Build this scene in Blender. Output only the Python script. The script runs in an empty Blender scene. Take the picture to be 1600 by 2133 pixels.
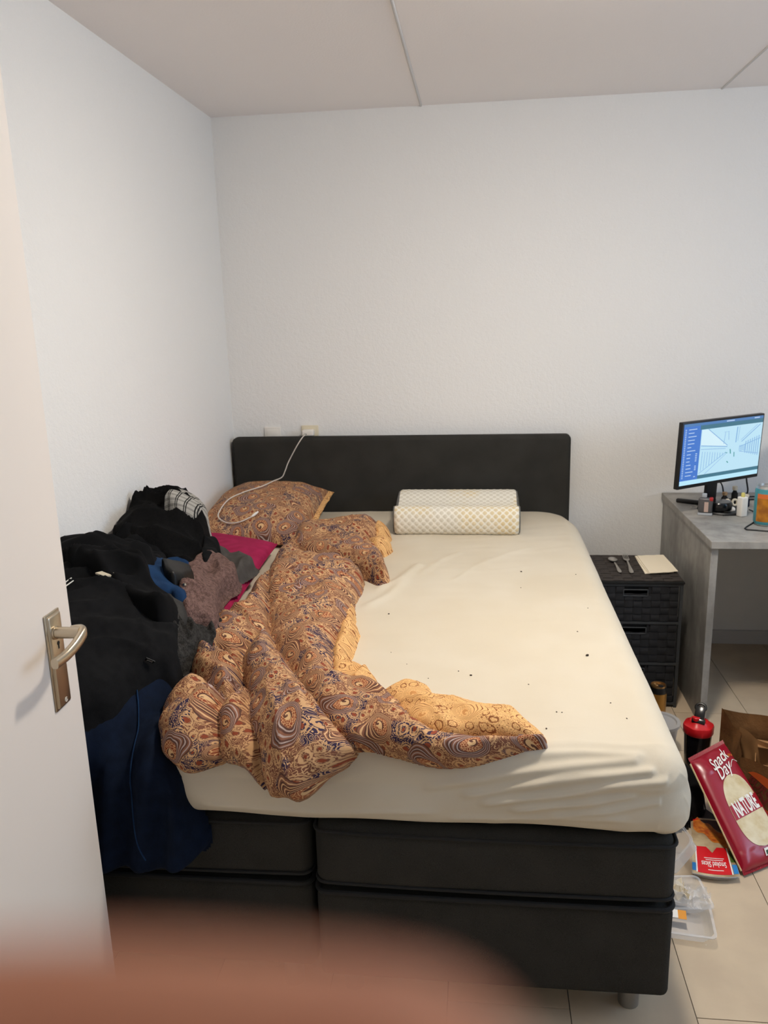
import bpy, bmesh, math
import numpy as np
from mathutils import Matrix, Vector

S = bpy.context.scene
COL = S.collection

# ------------------------------------------------------------------ camera, world, daylight, exposure
def make_camera():
    yaw, pitch, roll, fpx = 0.118492762, -0.240597963, 0.0278951709, 1687.287
    cy, sy, cp, sp, cr, sr = math.cos(yaw), math.sin(yaw), math.cos(pitch), math.sin(pitch), math.cos(roll), math.sin(roll)
    Rz = np.array([[cy, -sy, 0], [sy, cy, 0], [0, 0, 1]])
    Rx = np.array([[1, 0, 0], [0, cp, -sp], [0, sp, cp]])
    Ry = np.array([[cr, 0, sr], [0, 1, 0], [-sr, 0, cr]])
    R = Rz @ Rx @ Ry
    cd = bpy.data.cameras.new('camera')
    cd.sensor_fit = 'HORIZONTAL'; cd.sensor_width = 36
    cd.lens = fpx*36/1600
    cd.clip_start = 0.002; cd.clip_end = 60
    cd.dof.use_dof = True; cd.dof.focus_distance = 2.1
    cd.dof.aperture_fstop = cd.lens/4.6          # a phone lens about 4.6 mm across
    co = bpy.data.objects.new('camera', cd); COL.objects.link(co)
    M = Matrix.Identity(4)
    for i in range(3):
        M[i][0] = R[i, 0]; M[i][1] = R[i, 2]; M[i][2] = -R[i, 1]
    M[0][3], M[1][3], M[2][3] = 0.0, 0.0, 1.6
    co.matrix_world = M
    S.camera = co
make_camera()

W = bpy.data.worlds.new('daylight'); S.world = W; W.use_nodes = True
W.node_tree.nodes['Background'].inputs[0].default_value = (0.52, 0.72, 1.0, 1)
W.node_tree.nodes['Background'].inputs[1].default_value = 6.5

# sampling aid over the window opening: it emits nothing, it only tells the renderer where the sky comes in
pl = bpy.data.lights.new('window_portal', 'AREA'); pl.shape = 'RECTANGLE'; pl.size = 1.15; pl.size_y = 2.0
pl.cycles.is_portal = True
po = bpy.data.objects.new('window_portal', pl); COL.objects.link(po)
po.location = (2.62, 1.55, 1.725); po.rotation_euler = (0, math.radians(90), 0)

LAMP_POS = (0.36, 2.05, 2.36)
LAMP_STRENGTH = 246.0
LAMP_COLOUR = (1.0, 0.915, 0.80, 1)
S.view_settings.view_transform = 'Standard'
S.view_settings.look = 'None'
S.view_settings.gamma = 1.0
S.view_settings.use_curve_mapping = False
S.view_settings.exposure = -0.08

# ------------------------------------------------------------------ helpers
def lin(c):
    return tuple((x/255/12.92 if x/255 <= .04045 else ((x/255+.055)/1.055)**2.4) for x in c)

class V:
    """a node socket with arithmetic"""
    def __init__(s, t, k): s.t, s.k = t, k
    def _m(s, op, *a):
        n = s.t.nodes.new('ShaderNodeMath'); n.operation = op
        for i, x in enumerate((s,)+a):
            if isinstance(x, V): s.t.links.new(x.k, n.inputs[i])
            else: n.inputs[i].default_value = float(x)
        return V(s.t, n.outputs[0])
    def __add__(s, o): return s._m('ADD', o)
    def __sub__(s, o): return s._m('SUBTRACT', o)
    def __mul__(s, o): return s._m('MULTIPLY', o)
    def __truediv__(s, o): return s._m('DIVIDE', o)
    def lt(s, o): return s._m('LESS_THAN', o)
    def gt(s, o): return s._m('GREATER_THAN', o)
    def sin(s): return s._m('SINE')
    def cos(s): return s._m('COSINE')
    def abs(s): return s._m('ABSOLUTE')
    def fract(s): return s._m('FRACT')
    def mx(s, o): return s._m('MAXIMUM', o)
    def mn(s, o): return s._m('MINIMUM', o)
    def sqrt(s): return s._m('SQRT')
    def atan2(s, o): return s._m('ARCTAN2', o)
    def step(s, a, b):
        n = s.t.nodes.new('ShaderNodeMapRange'); n.interpolation_type = 'SMOOTHSTEP'
        s.t.links.new(s.k, n.inputs[0]); n.inputs[1].default_value = a; n.inputs[2].default_value = b
        return V(s.t, n.outputs[0])

class Mat:
    def __init__(s, name, color=(200, 200, 200), rough=.6, metal=0, spec=.5, **kw):
        m = bpy.data.materials.new(name); m.use_nodes = True
        s.m, s.t = m, m.node_tree
        s.b = s.t.nodes['Principled BSDF']
        s.b.inputs['Base Color'].default_value = (*lin(color), 1)
        s.b.inputs['Roughness'].default_value = rough
        s.b.inputs['Metallic'].default_value = metal
        s.b.inputs['Specular IOR Level'].default_value = spec
        for k, v in kw.items(): s.b.inputs[k].default_value = v
    def n(s, typ, **kw):
        n = s.t.nodes.new(typ)
        for k, v in kw.items(): setattr(n, k, v)
        return n
    def link(s, a, b): s.t.links.new(a.k if isinstance(a, V) else a, b)
    def coord(s, kind='Object', scale=(1, 1, 1)):
        tc = s.n('ShaderNodeTexCoord'); mp = s.n('ShaderNodeMapping'); mp.inputs['Scale'].default_value = scale
        s.link(tc.outputs[kind], mp.inputs[0]); return mp.outputs[0]
    def noise(s, vec, scale=5, detail=3, rough=.5, dim='3D'):
        n = s.n('ShaderNodeTexNoise', noise_dimensions=dim); n.inputs['Scale'].default_value = scale
        n.inputs['Detail'].default_value = detail; n.inputs['Roughness'].default_value = rough
        s.link(vec, n.inputs['Vector']); return V(s.t, n.outputs[0])
    def mix(s, f, a, b):
        n = s.n('ShaderNodeMix', data_type='RGBA')
        if isinstance(f, V): s.link(f, n.inputs[0])
        else: n.inputs[0].default_value = f
        for x, i in ((a, 6), (b, 7)):
            if isinstance(x, tuple): n.inputs[i].default_value = (*lin(x), 1)
            else: s.link(x, n.inputs[i])
        return n.outputs[2]
    def color(s, sock): s.link(sock, s.b.inputs['Base Color']); return s
    def bump(s, h, strength=.3, dist=.002):
        n = s.n('ShaderNodeBump'); n.inputs['Strength'].default_value = strength; n.inputs['Distance'].default_value = dist
        s.link(h, n.inputs['Height']); s.link(n.outputs[0], s.b.inputs['Normal']); return s

MATS = {}
def plain(name, color, rough=.6, **kw):
    MATS[name] = Mat(name, color, rough, **kw); return MATS[name]
def mottled(name, c1, c2, scale, rough=.6, detail=4, bump=0, bscale=200, coord='Object', stretch=(1, 1, 1), **kw):
    m = plain(name, c1, rough, **kw)
    v = m.coord(coord, stretch)
    m.color(m.mix(m.noise(v, scale, detail).step(.3, .7), c1, c2))
    if bump: m.bump(m.noise(v, bscale, 3), bump, .003)
    return m
def cloth(name, c1, c2, scale=60, bump=.3, weave=900, rough=.95, sheen=.0):
    m = plain(name, c1, rough, spec=.15)
    v = m.coord('Object')
    a = m.noise(v, scale, 4)
    f = m.noise(v, weave, 2)
    m.color(m.mix((a*.6+f*.4).step(.35, .65), c1, c2))
    m.bump(a*.5+f, bump, .0015)
    if sheen: m.b.inputs['Sheen Weight'].default_value = sheen
    return m

# the setting's materials
m = plain('wall_paint', (240, 238, 234), .9, spec=.2)
v = m.coord('Object'); n1 = m.noise(v, 55, 5, .6); n2 = m.noise(v, 160, 2)
m.bump(n1*.7+n2*.3, .55, .006)
m = plain('ceiling_paint', (246, 240, 237), .95, spec=.1); v = m.coord('Object'); m.bump(m.noise(v, 140, 4), .25, .003)
m = mottled('floor_tile', (208, 188, 160), (196, 176, 150), 7, .42, 6, bump=.12, bscale=45, spec=.4)
v = m.coord('Object')
sc = m.noise(v, 38, 6, .7).step(.66, .74)
m.color(m.mix(sc*.5, m.b.inputs['Base Color'].links[0].from_socket, (226, 220, 210)))
plain('grout', (120, 112, 104), .9)
plain('baseboard_paint', (206, 204, 202), .6)
m = plain('door_paint', (232, 222, 212), .45, spec=.4); v = m.coord('Object'); m.bump(m.noise(v, 300, 2), .06, .001)
m = plain('nickel', (196, 184, 164), .30, metal=1.0); v = m.coord('Object', (40, 40, 900)); m.bump(m.noise(v, 1, 2), .05, .001)
plain('dark_hole', (14, 13, 12), .8)
plain('engraving', (232, 228, 220), .4)
plain('white_plastic', (236, 230, 220), .35)
plain('ivory_plastic', (226, 214, 186), .4)
m = plain('lamp_glass', (255, 250, 240), .3)
m.b.inputs['Emission Color'].default_value = LAMP_COLOUR; m.b.inputs['Emission Strength'].default_value = LAMP_STRENGTH
m = plain('window_glass', (255, 255, 255), .02)
tr_ = m.n('ShaderNodeBsdfTransparent'); gl_ = m.n('ShaderNodeBsdfGlossy'); gl_.inputs['Roughness'].default_value = .02
mx_ = m.n('ShaderNodeMixShader'); mx_.inputs[0].default_value = .06
m.link(tr_.outputs[0], mx_.inputs[1]); m.link(gl_.outputs[0], mx_.inputs[2]); m.link(mx_.outputs[0], m.t.nodes['Material Output'].inputs[0])

class MB:
    """collects geometry in world coordinates"""
    def __init__(s): s.v, s.f, s.uv, s.mi = [], [], None, None
    def add(s, vs, fs):
        o = len(s.v); s.v += [tuple(float(c) for c in p) for p in vs]; s.f += [tuple(i+o for i in f) for f in fs]; return s
    def box(s, x0, x1, y0, y1, z0, z1):
        return s.add([(x, y, z) for x in (x0, x1) for y in (y0, y1) for z in (z0, z1)],
                     [(0, 1, 3, 2), (4, 6, 7, 5), (0, 4, 5, 1), (2, 3, 7, 6), (0, 2, 6, 4), (1, 5, 7, 3)])
    def rbox(s, x0, x1, y0, y1, z0, z1, r, n=3):
        """box with rounded edges"""
        bm = bmesh.new(); bmesh.ops.create_cube(bm, size=1)
        for q in bm.verts:
            q.co = Vector((x0+(q.co.x+.5)*(x1-x0), y0+(q.co.y+.5)*(y1-y0), z0+(q.co.z+.5)*(z1-z0)))
        bmesh.ops.bevel(bm, geom=list(bm.edges), offset=r, segments=n, profile=.5, affect='EDGES', clamp_overlap=True)
        bm.verts.index_update()
        s.add([q.co[:] for q in bm.verts], [[q.index for q in f.verts] for f in bm.faces]); bm.free(); return s
    def grid(s, P, closed_u=False, closed_v=False):
        """P: array (n, m, 3)"""
        n, m_ = P.shape[:2]; fs = []
        for i in range(n if closed_u else n-1):
            for j in range(m_ if closed_v else m_-1):
                i2, j2 = (i+1) % n, (j+1) % m_
                fs.append((i*m_+j, i2*m_+j, i2*m_+j2, i*m_+j2))
        return s.add(P.reshape(-1, 3), fs)
    def lathe(s, prof, c=(0, 0, 0), n=32, cap=True):
        k = len(prof); a = np.linspace(0, 2*np.pi, n, endpoint=False)
        P = np.array([[(c[0]+r*math.cos(t), c[1]+r*math.sin(t), c[2]+z) for r, z in prof] for t in a])
        o = len(s.v); s.grid(P, closed_u=True)
        if cap:
            s.f.append(tuple(o+i*k for i in reversed(range(n)))); s.f.append(tuple(o+i*k+k-1 for i in range(n)))
        return s
    def tube(s, pts, r, n=8, cap=True):
        pts = np.array(pts, float); k = len(pts); rr = np.full(k, r) if np.isscalar(r) else np.array(r, float)
        T = np.gradient(pts, axis=0); T /= np.linalg.norm(T, axis=1)[:, None]
        up = np.array([0, 0, 1.]) if abs(T[0][2]) < .9 else np.array([1., 0, 0])
        P = []
        for i in range(k):
            b = np.cross(T[i], up); b /= np.linalg.norm(b); up = np.cross(b, T[i])
            P.append([pts[i]+rr[i]*(math.cos(a)*b+math.sin(a)*up) for a in np.linspace(0, 2*np.pi, n, endpoint=False)])
        o = len(s.v); s.grid(np.array(P), closed_v=True)
        if cap:
            s.f.append(tuple(o+i for i in range(n))); s.f.append(tuple(o+(k-1)*n+i for i in reversed(range(n))))
        return s
    def prism(s, poly, z0, z1):
        n = len(poly)
        vs = [(*p, z0) for p in poly]+[(*p, z1) for p in poly]
        fs = [tuple(reversed(range(n))), tuple(range(n, 2*n))]+[(i, (i+1) % n, n+(i+1) % n, n+i) for i in range(n)]
        return s.add(vs, fs)
    def xf(s, M):
        M = Matrix(M); s.v = [tuple(M @ Vector(p)) for p in s.v]; return s
    def map(s, fn): s.v = [tuple(fn(*p)) for p in s.v]; return s

def smooth_path(pts, k=8):
    """Catmull-Rom through the points"""
    p = np.array(pts, float); p = np.vstack([2*p[0]-p[1], p, 2*p[-1]-p[-2]]); out = []
    for i in range(1, len(p)-2):
        for t in np.linspace(0, 1, k, endpoint=False):
            out.append(.5*((2*p[i])+(-p[i-1]+p[i+1])*t+(2*p[i-1]-5*p[i]+4*p[i+1]-p[i+2])*t*t+(-p[i-1]+3*p[i]-3*p[i+1]+p[i+2])*t**3))
    out.append(p[-2]); return np.array(out)

ROOT = {}
def _link(o, parent):
    COL.objects.link(o)
    if parent is not None: o.parent = parent
def thing(name, label, cat, loc=(0, 0, 0), group=None, kind=None):
    o = bpy.data.objects.new(name, None); COL.objects.link(o); o.location = loc; o.empty_display_size = .05
    o['label'] = label; o['category'] = cat
    if group: o['group'] = group
    if kind: o['kind'] = kind
    ROOT[o.name] = Vector(loc); return o
def obj(name, mb, mat, parent=None, smooth=True, angle=40, label=None):
    """one mesh object; a child's vertices are stored relative to its thing's base"""
    me = bpy.data.meshes.new(name)
    off = Vector((0, 0, 0)); q = parent
    while q is not None:
        off += q.location; q = q.parent
    v_ = np.array(mb.v, float)-np.array(off)
    me.from_pydata(v_.tolist(), [], mb.f); me.validate()
    if mb.uv is not None and len(me.loops) == len(mb.uv):
        l = me.uv_layers.new(name='UVMap'); l.data.foreach_set('uv', np.array(mb.uv, np.float32).ravel())
    mats = mat if isinstance(mat, (list, tuple)) else [mat]
    for q in mats: me.materials.append(MATS[q].m)
    if mb.mi is not None: me.polygons.foreach_set('material_index', np.array(mb.mi, np.int32))
    bm = bmesh.new(); bm.from_mesh(me); bmesh.ops.recalc_face_normals(bm, faces=bm.faces)
    if smooth:
        for f in bm.faces: f.smooth = True
        for e in bm.edges:
            if len(e.link_faces) == 2 and e.calc_face_angle(0) > math.radians(angle): e.smooth = False
    bm.to_mesh(me); bm.free()
    o = bpy.data.objects.new(name, me); _link(o, parent)
    if label: o['label'] = label
    return o
def tag(o, label, cat, group=None, kind=None):
    o['label'] = label; o['category'] = cat
    if group: o['group'] = group
    if kind: o['kind'] = kind
    return o
def struct(o): o['kind'] = 'structure'; return o
def single(name, mb, mat, label, cat, group=None, **kw):
    """a thing of one mesh with its origin at its base"""
    v_ = np.array(mb.v); c = np.array([v_[:, 0].mean(), v_[:, 1].mean(), v_[:, 2].min()])
    mb.v = (v_-c).tolist(); o = obj(name, mb, mat, None, **kw); o.location = c
    return tag(o, label, cat, group)

_text_cache = {}
def text_shape(body, bold=0.0, shear=0.0):
    """letters as flat polygons: 2-D vertices (height about 0.7) and faces"""
    key = (body, bold, shear)
    if key not in _text_cache:
        cu = bpy.data.curves.new('letters', 'FONT'); cu.body = body; cu.size = 1; cu.offset = bold; cu.shear = shear
        cu.align_x = 'CENTER'; cu.align_y = 'CENTER'; cu.resolution_u = 4
        o = bpy.data.objects.new('letters', cu); COL.objects.link(o)
        bpy.context.view_layer.update()
        me = o.evaluated_get(bpy.context.evaluated_depsgraph_get()).to_mesh()
        _text_cache[key] = ([(q.co.x, q.co.y) for q in me.vertices], [tuple(p.vertices) for p in me.polygons])
        o.evaluated_get(bpy.context.evaluated_depsgraph_get()).to_mesh_clear()
        bpy.data.objects.remove(o); bpy.data.curves.remove(cu)
    return _text_cache[key]
def text_mb(body, fn, bold=0.0, shear=0.0):
    """fn maps the letters' plane (a, b) to a world point"""
    vs, fs = text_shape(body, bold, shear)
    return MB().add([fn(a, b) for a, b in vs], fs)

def vnoise(x, y, seed=0):
    """smooth value noise on arrays"""
    xi, yi = np.floor(x).astype(np.int64), np.floor(y).astype(np.int64); fx, fy = x-xi, y-yi
    def h(a, b):
        q = (a*374761393+b*668265263+seed*974634777) & 0xffffffff
        q = ((q ^ (q >> 13))*1274126177) & 0xffffffff
        return ((q ^ (q >> 16)) & 0xffff)/65535.0
    sx, sy = fx*fx*(3-2*fx), fy*fy*(3-2*fy)
    return (h(xi, yi)*(1-sx)+h(xi+1, yi)*sx)*(1-sy)+(h(xi, yi+1)*(1-sx)+h(xi+1, yi+1)*sx)*sy
def folds(x, y, ang, wl, stretch=4, seed=0):
    """elongated soft creases, about -0.5..0.5"""
    c, s_ = math.cos(ang), math.sin(ang)
    a, b = (c*x+s_*y), (-s_*x+c*y)
    w = vnoise(a/wl/stretch*1.3, b/wl*.5, seed+7)*1.2
    q = vnoise(a/(wl*stretch), b/wl+w, seed)
    return (1-np.abs(2*q-1))**1.5-.4


ZT, YF, RF = 0.68, 1.56, 0.075          # bed top height, bed front plane, radius of the front edge
ARC = RF*math.pi/2
def base_surface(u, v):
    """bed cover surface: v = y on the top, then the arc length over the front edge and down the front"""
    u = np.asarray(u, float); v = np.asarray(v, float)
    s = np.clip((YF+RF-v), 0, None)
    a = np.clip(s, 0, ARC)/RF
    down = np.clip(s-ARC, 0, None)
    y = np.where(v >= YF+RF, v, YF+RF-RF*np.sin(a))
    z = ZT-RF+RF*np.cos(a)-down
    n = np.stack([np.zeros_like(u), -np.sin(a), np.cos(a)], -1)
    return np.stack([u, y, z], -1), n
def dome(u, v, cu, cv, ru, rv, h, p=1.0):
    d = np.clip(1-((u-cu)/ru)**2-((v-cv)/rv)**2, 0, None)
    return h*d**p
def heap(u, v):
    """height of the clothes heap above the bed cover"""
    u = np.asarray(u, float); v = np.asarray(v, float)
    h = np.maximum.reduce([
        dome(u, v, -1.10, 1.95, .42, .56, .235, .8),
        dome(u, v, -1.11, 2.60, .27, .36, .26, .7),
        dome(u, v, -0.97, 2.40, .20, .32, .13, .7),
        dome(u, v, -0.99, 2.16, .25, .38, .14, .7),
        0.012+0*u])
    return h

# ------------------------------------------------------------------ the room
XL, XR, YB, YN, ZC = -1.187, 2.60, 3.83, -1.0, 2.47
o = struct(obj('wall_left', MB().box(XL-.12, XL, YN-.12, YB+.12, 0, ZC), 'wall_paint')); 
struct(obj('wall_back', MB().box(XL, XR, YB, YB+.12, 0, ZC), 'wall_paint'))
struct(obj('wall_front', MB().box(XL, XR, YN-.12, YN, 0, ZC), 'wall_paint'))
struct(obj('wall_entry', MB().box(XL, -.845, .44, .54, 0, ZC), 'wall_paint'))
WY0, WY1, WZ0, WZ1 = .55, 2.55, 1.15, 2.3
b = MB().box(XR, XR+.14, YN-.12, WY0, 0, ZC).box(XR, XR+.14, WY1, YB+.12, 0, ZC).box(XR, XR+.14, WY0, WY1, 0, WZ0).box(XR, XR+.14, WY0, WY1, WZ1, ZC)
struct(obj('wall_right', b, 'wall_paint'))
w1 = MB().box(XR+.04, XR+.1, WY0, WY0+.06, WZ0, WZ1).box(XR+.04, XR+.1, WY1-.06, WY1, WZ0, WZ1).box(XR+.04, XR+.1, WY0+.06, WY1-.06, WZ0, WZ0+.06)
w1.box(XR+.04, XR+.1, WY0+.06, WY1-.06, WZ1-.06, WZ1).box(XR+.04, XR+.1, 1.52, 1.58, WZ0+.06, WZ1-.06)
win = struct(obj('window_1', w1, 'baseboard_paint'))
for y0, y1 in ((WY0+.06, 1.52), (1.58, WY1-.06)):
    obj('pane', MB().box(XR+.067, XR+.073, y0, y1, WZ0+.06, WZ1-.06), 'window_glass', win)
struct(obj('baseboard_back', MB().box(.90, XR, YB-.012, YB, 0, .068), 'baseboard_paint'))

# floor: bed of grout with separate long tiles
fl = struct(obj('floor', MB().box(XL-.12, XR+.14, YN-.12, YB+.12, -.06, -.003), 'grout'))
TW, TL = .287, .597
tile0 = None
for i in range(-7, 8):
    x0 = .503+TW*i
    ys = 1.605-TL*5-(TL/2 if (i % 2) else 0)
    for k in range(10):
        xa, xb, ya, yb = max(x0, XL), min(x0+TW, XR), max(ys+TL*k, YN), min(ys+TL*(k+1), YB)
        if xb-xa < .02 or yb-ya < .02: continue
        full = abs(xb-xa-TW) < 1e-6 and abs(yb-ya-TL) < 1e-6
        if full and tile0 is not None:
            o = tile0.copy(); COL.objects.link(o); o.location = (xa-tile_at[0], ya-tile_at[1], 0)
        else:
            o = obj('tile', MB().box(xa+.0012, xb-.0012, ya+.0012, yb-.0012, -.012, 0), 'floor_tile', fl, smooth=False)
            if full: tile0, tile_at = o, (xa, ya)

# ceiling: boards with a narrow sunk joint between them
ce = struct(obj('ceiling', MB().box(XL-.12, XR+.14, YN-.12, YB+.12, ZC+.006, ZC+.08), 'ceiling_paint'))
for xa, xb in ((XL-.1, -.245), (-.245, 1.01), (1.01, 2.265), (2.265, XR+.1)):
    bm_ = MB()
    a, c = xa+.0022, xb-.0022
    bm_.add([(a, YN-.1, ZC+.02), (a, YN-.1, ZC+.003), (a+.004, YN-.1, ZC), (c-.004, YN-.1, ZC), (c, YN-.1, ZC+.003), (c, YN-.1, ZC+.02),
             (a, YB+.1, ZC+.02), (a, YB+.1, ZC+.003), (a+.004, YB+.1, ZC), (c-.004, YB+.1, ZC), (c, YB+.1, ZC+.003), (c, YB+.1, ZC+.02)],
            [(i, i+1, i+7, i+6) for i in range(5)]+[(0, 1, 2, 3, 4, 5), (11, 10, 9, 8, 7, 6), (5, 0, 6, 11)])
    obj('panel', bm_, 'ceiling_paint', ce, smooth=False)

for x in (-.245, 1.01, 2.265):
    st = MB().tube([(x, YN, ZC+.001), (x, YB, ZC+.001)], .0055, 10)
    obj('joint_strip', st, 'baseboard_paint', ce)

# ceiling lamp (above the picture's upper edge)
lx, ly, lz = LAMP_POS
lt = thing('ceiling_lamp', 'round ceiling lamp with a glowing white glass dome above the bed', 'lamp', (lx, ly, ZC-.11))
obj('ceiling_plate', MB().lathe([(.0001, 0), (.115, 0), (.115, -.025), (.0001, -.025)], (lx, ly, ZC), 40, cap=False), 'white_plastic', lt)
pr = [(.112*math.cos(a), -.026-.030*math.sin(a)) for a in np.linspace(0, math.pi/2*.98, 12)]
obj('glass_dome', MB().lathe(pr, (lx, ly, ZC), 40), 'lamp_glass', lt)

# door, open along the left, seen from its face
DX, DY0, DY1 = -.803, .55, 1.432
dr = struct(obj('door_1', MB().rbox(DX-.04, DX, DY0, DY1, .008, 2.32, .0015, 1), 'door_paint'))
yc, zc = 1.360, .9715
pm = MB().rbox(-.023, .023, -.0935, .0935, 0, .009, .006, 3)
toDoor = Matrix(((0, 0, 1, DX), (1, 0, 0, yc), (0, 1, 0, zc), (0, 0, 0, 1)))     # local x -> y, y -> z, z -> x
plate = obj('handle_plate', pm.xf(toDoor), 'nickel', dr)
rim = MB().rbox(-.027, .027, -.0975, .0975, 0, .004, .003, 2).xf(toDoor)
obj('plate_rim', rim, 'nickel', plate)
kh = MB().lathe([(.0001, .0091), (.0042, .0091), (.0042, .0097), (.0001, .0097)], (0, 0, 0), 16, cap=False).box(-.002, .002, -.011, -.003, .0091, .0097).xf(
    Matrix(((0, 0, 1, DX), (1, 0, 0, yc), (0, 1, 0, zc+.035), (0, 0, 0, 1))))
obj('keyhole', kh, 'dark_hole', plate)
# lever: neck out of the plate, then a flat grip that bends back towards the hinge and droops a little
zl = zc+.059; yn = yc-.006
neck = MB().tube([(DX+.009, yn, zl), (DX+.012, yn, zl), (DX+.0125, yn, zl), (DX+.040, yn, zl), (DX+.058, yn+.001, zl)], [.0135, .0135, .0112, .0112, .0105], 24)
obj('lever_neck', neck, 'nickel', plate, angle=50)
path = smooth_path([(DX+.038, yn+.006, zl), (DX+.052, yn+.010, zl), (DX+.061, yn+.006, zl-.001), (DX+.0635, yn-.006, zl-.004), (DX+.0625, yn-.030, zl-.0125), (DX+.060, yn-.062, zl-.019), (DX+.058, yn-.099, zl-.019)], 6)
lev = MB(); P = []; k_ = len(path)
for i, p in enumerate(path):
    t = path[min(i+1, k_-1)]-path[max(i-1, 0)]; t /= np.linalg.norm(t)
    bx = np.array((0, 0, 1.))-t*t[2]; bx /= np.linalg.norm(bx); bn = np.cross(bx, t)
    f_ = i/(k_-1); hh = np.interp(f_, [0, .2, .45, 1], [.0115, .0125, .0110, .0095]); ww = np.interp(f_, [0, .2, .45, 1], [.006, .0085, .0075, .0072])
    ring = []
    for a_ in np.linspace(0, 2*np.pi, 24, endpoint=False):
        c_, s_ = math.cos(a_), math.sin(a_)
        ring.append(p+hh*math.copysign(abs(c_)**.7, c_)*bx+ww*math.copysign(abs(s_)**.7, s_)*bn)
    P.append(ring)
lev.grid(np.array(P), closed_v=True); n_ = 24
lev.f.append(tuple(range(n_))); lev.f.append(tuple((k_-1)*n_+i for i in range(n_)))
obj('lever_grip', lev, 'nickel', plate, angle=50)
lg = MB().tube([(math.cos(a)*.0042, math.sin(a)*.0042, .0094) for a in np.linspace(.6, 6.0, 22)], .0006, 6).tube([(-.0018, -.001, .0094), (.0005, .0015, .0094), (.002, 0, .0094)], .0006, 6)
obj('maker_mark', lg.xf(Matrix(((0, 0, 1, DX), (1, 0, 0, yc+.002), (0, 1, 0, zc-.083), (0, 0, 0, 1)))), 'engraving', plate)
ed = MB().rbox(DX-.0275, DX-.0125, DY1-.0005, DY1+.0015, zl-.10, zl+.05, .0006, 1)
obj('lock_face', ed, 'nickel', dr)

# ------------------------------------------------------------------ bed
cf = plain('charcoal_fabric', (52, 51, 48), .95, spec=.1)
v = cf.coord('Object'); a = cf.noise(v, 1100, 2); c = cf.noise(v, 9, 3)
cf.color(cf.mix((a*.75+c*.25).step(.35, .65), (44, 43, 40), (63, 61, 57))); cf.bump(a, .5, .001)
plain('black_piping', (20, 19, 18), .8)
plain('leg_steel', (150, 146, 140), .35, metal=.8)
BX0, BX1, BXM = -1.172, .428, -.374
bed = thing('bed', 'charcoal fabric box spring bed with a plain headboard, pushed into the corner', 'bed', (-.372, 2.6, 0))
obj('headboard', MB().rbox(-1.173, .426, 3.74, 3.822, .06, 1.037, .022, 4), 'charcoal_fabric', bed)
def soft_box(x0, x1, y0, y1, z0, z1, r, n=14, bulge=.006, seed=0):
    mb = MB(); rb = MB().rbox(x0, x1, y0, y1, z0, z1, r, 4)
    bm = bmesh.new(); vs = [bm.verts.new(p) for p in rb.v]
    for f in rb.f:
        try: bm.faces.new([vs[i] for i in f])
        except ValueError: pass
    es = [e for e in bm.edges if e.calc_length() > .1]
    bmesh.ops.subdivide_edges(bm, edges=es, cuts=n, use_grid_fill=True)
    cx, cz = (x0+x1)/2, (z0+z1)/2
    for q in bm.verts:
        p = q.co; a = max(0, 1-((p.x-cx)/(x1-x0)*2)**2); c = max(0, 1-((p.z-cz)/(z1-z0)*2)**2)
        if p.y < y0+.05: p.y -= bulge*math.sqrt(a*c)+.003*math.sin(p.x*9+seed)*c
    bm.verts.index_update(); mb.add([q.co[:] for q in bm.verts], [[q.index for q in f.verts] for f in bm.faces]); bm.free(); return mb
for i, (x0, x1, yf) in enumerate(((BX0, BXM-.006, YF+.028), (BXM+.006, BX1, YF+.004))):
    lab = ('left' if i == 0 else 'right')
    base = obj('base', soft_box(x0, x1, yf, 3.735, .085, .318, .018, bulge=.004, seed=i), 'charcoal_fabric', bed)
    mt_ = obj('box_mattress', soft_box(x0, x1, yf+.002, 3.735, .324, .492, .03, bulge=.01, seed=i+2), 'charcoal_fabric', bed)
    for z, q in ((.321, base), (.345, mt_), (.478, mt_)):
        e = .004 if z != .345 else .001
        r_ = .006 if z == .321 else .004
        ca = [(x0+.028-.027*math.cos(t), yf-e+.028-.028*math.sin(t), z) for t in np.linspace(0, math.pi/2, 7)]
        cb = [(x1-.028+.027*math.sin(t), yf-e+.028-.028*math.cos(t), z) for t in np.linspace(0, math.pi/2, 7)]
        ring = [(x0+.002, 3.6, z)]+ca+[(x0+(x1-x0)*k/8, yf-e-(.006 if z != .321 else .002)*math.sin(math.pi*k/8), z) for k in range(1, 8)]+cb+[(x1-.001, 3.6, z)]
        obj('piping', MB().tube(ring, r_, 8), 'black_piping', q)
for x, y in ((.355, 1.64), (-.45, 1.64), (-.30, 1.64), (-1.10, 1.64), (.355, 3.6), (-1.10, 3.6)):
    obj('leg', MB().lathe([(.024, 0), (.024, .088)], (x, y, 0), 20), 'leg_steel', bed)


def polyline_dist(u, v, pts):
    """distance to a polyline and the position along it (0..n-1)"""
    best = np.full(u.shape, 1e9); par = np.zeros(u.shape)
    for i in range(len(pts)-1):
        ax, ay = pts[i][:2]; bx, by = pts[i+1][:2]; dx, dy = bx-ax, by-ay; L = dx*dx+dy*dy+1e-12
        t = np.clip(((u-ax)*dx+(v-ay)*dy)/L, 0, 1)
        d = np.hypot(u-ax-t*dx, v-ay-t*dy); w = d < best
        best = np.where(w, d, best); par = np.where(w, i+t, par)
    return best, par

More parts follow.
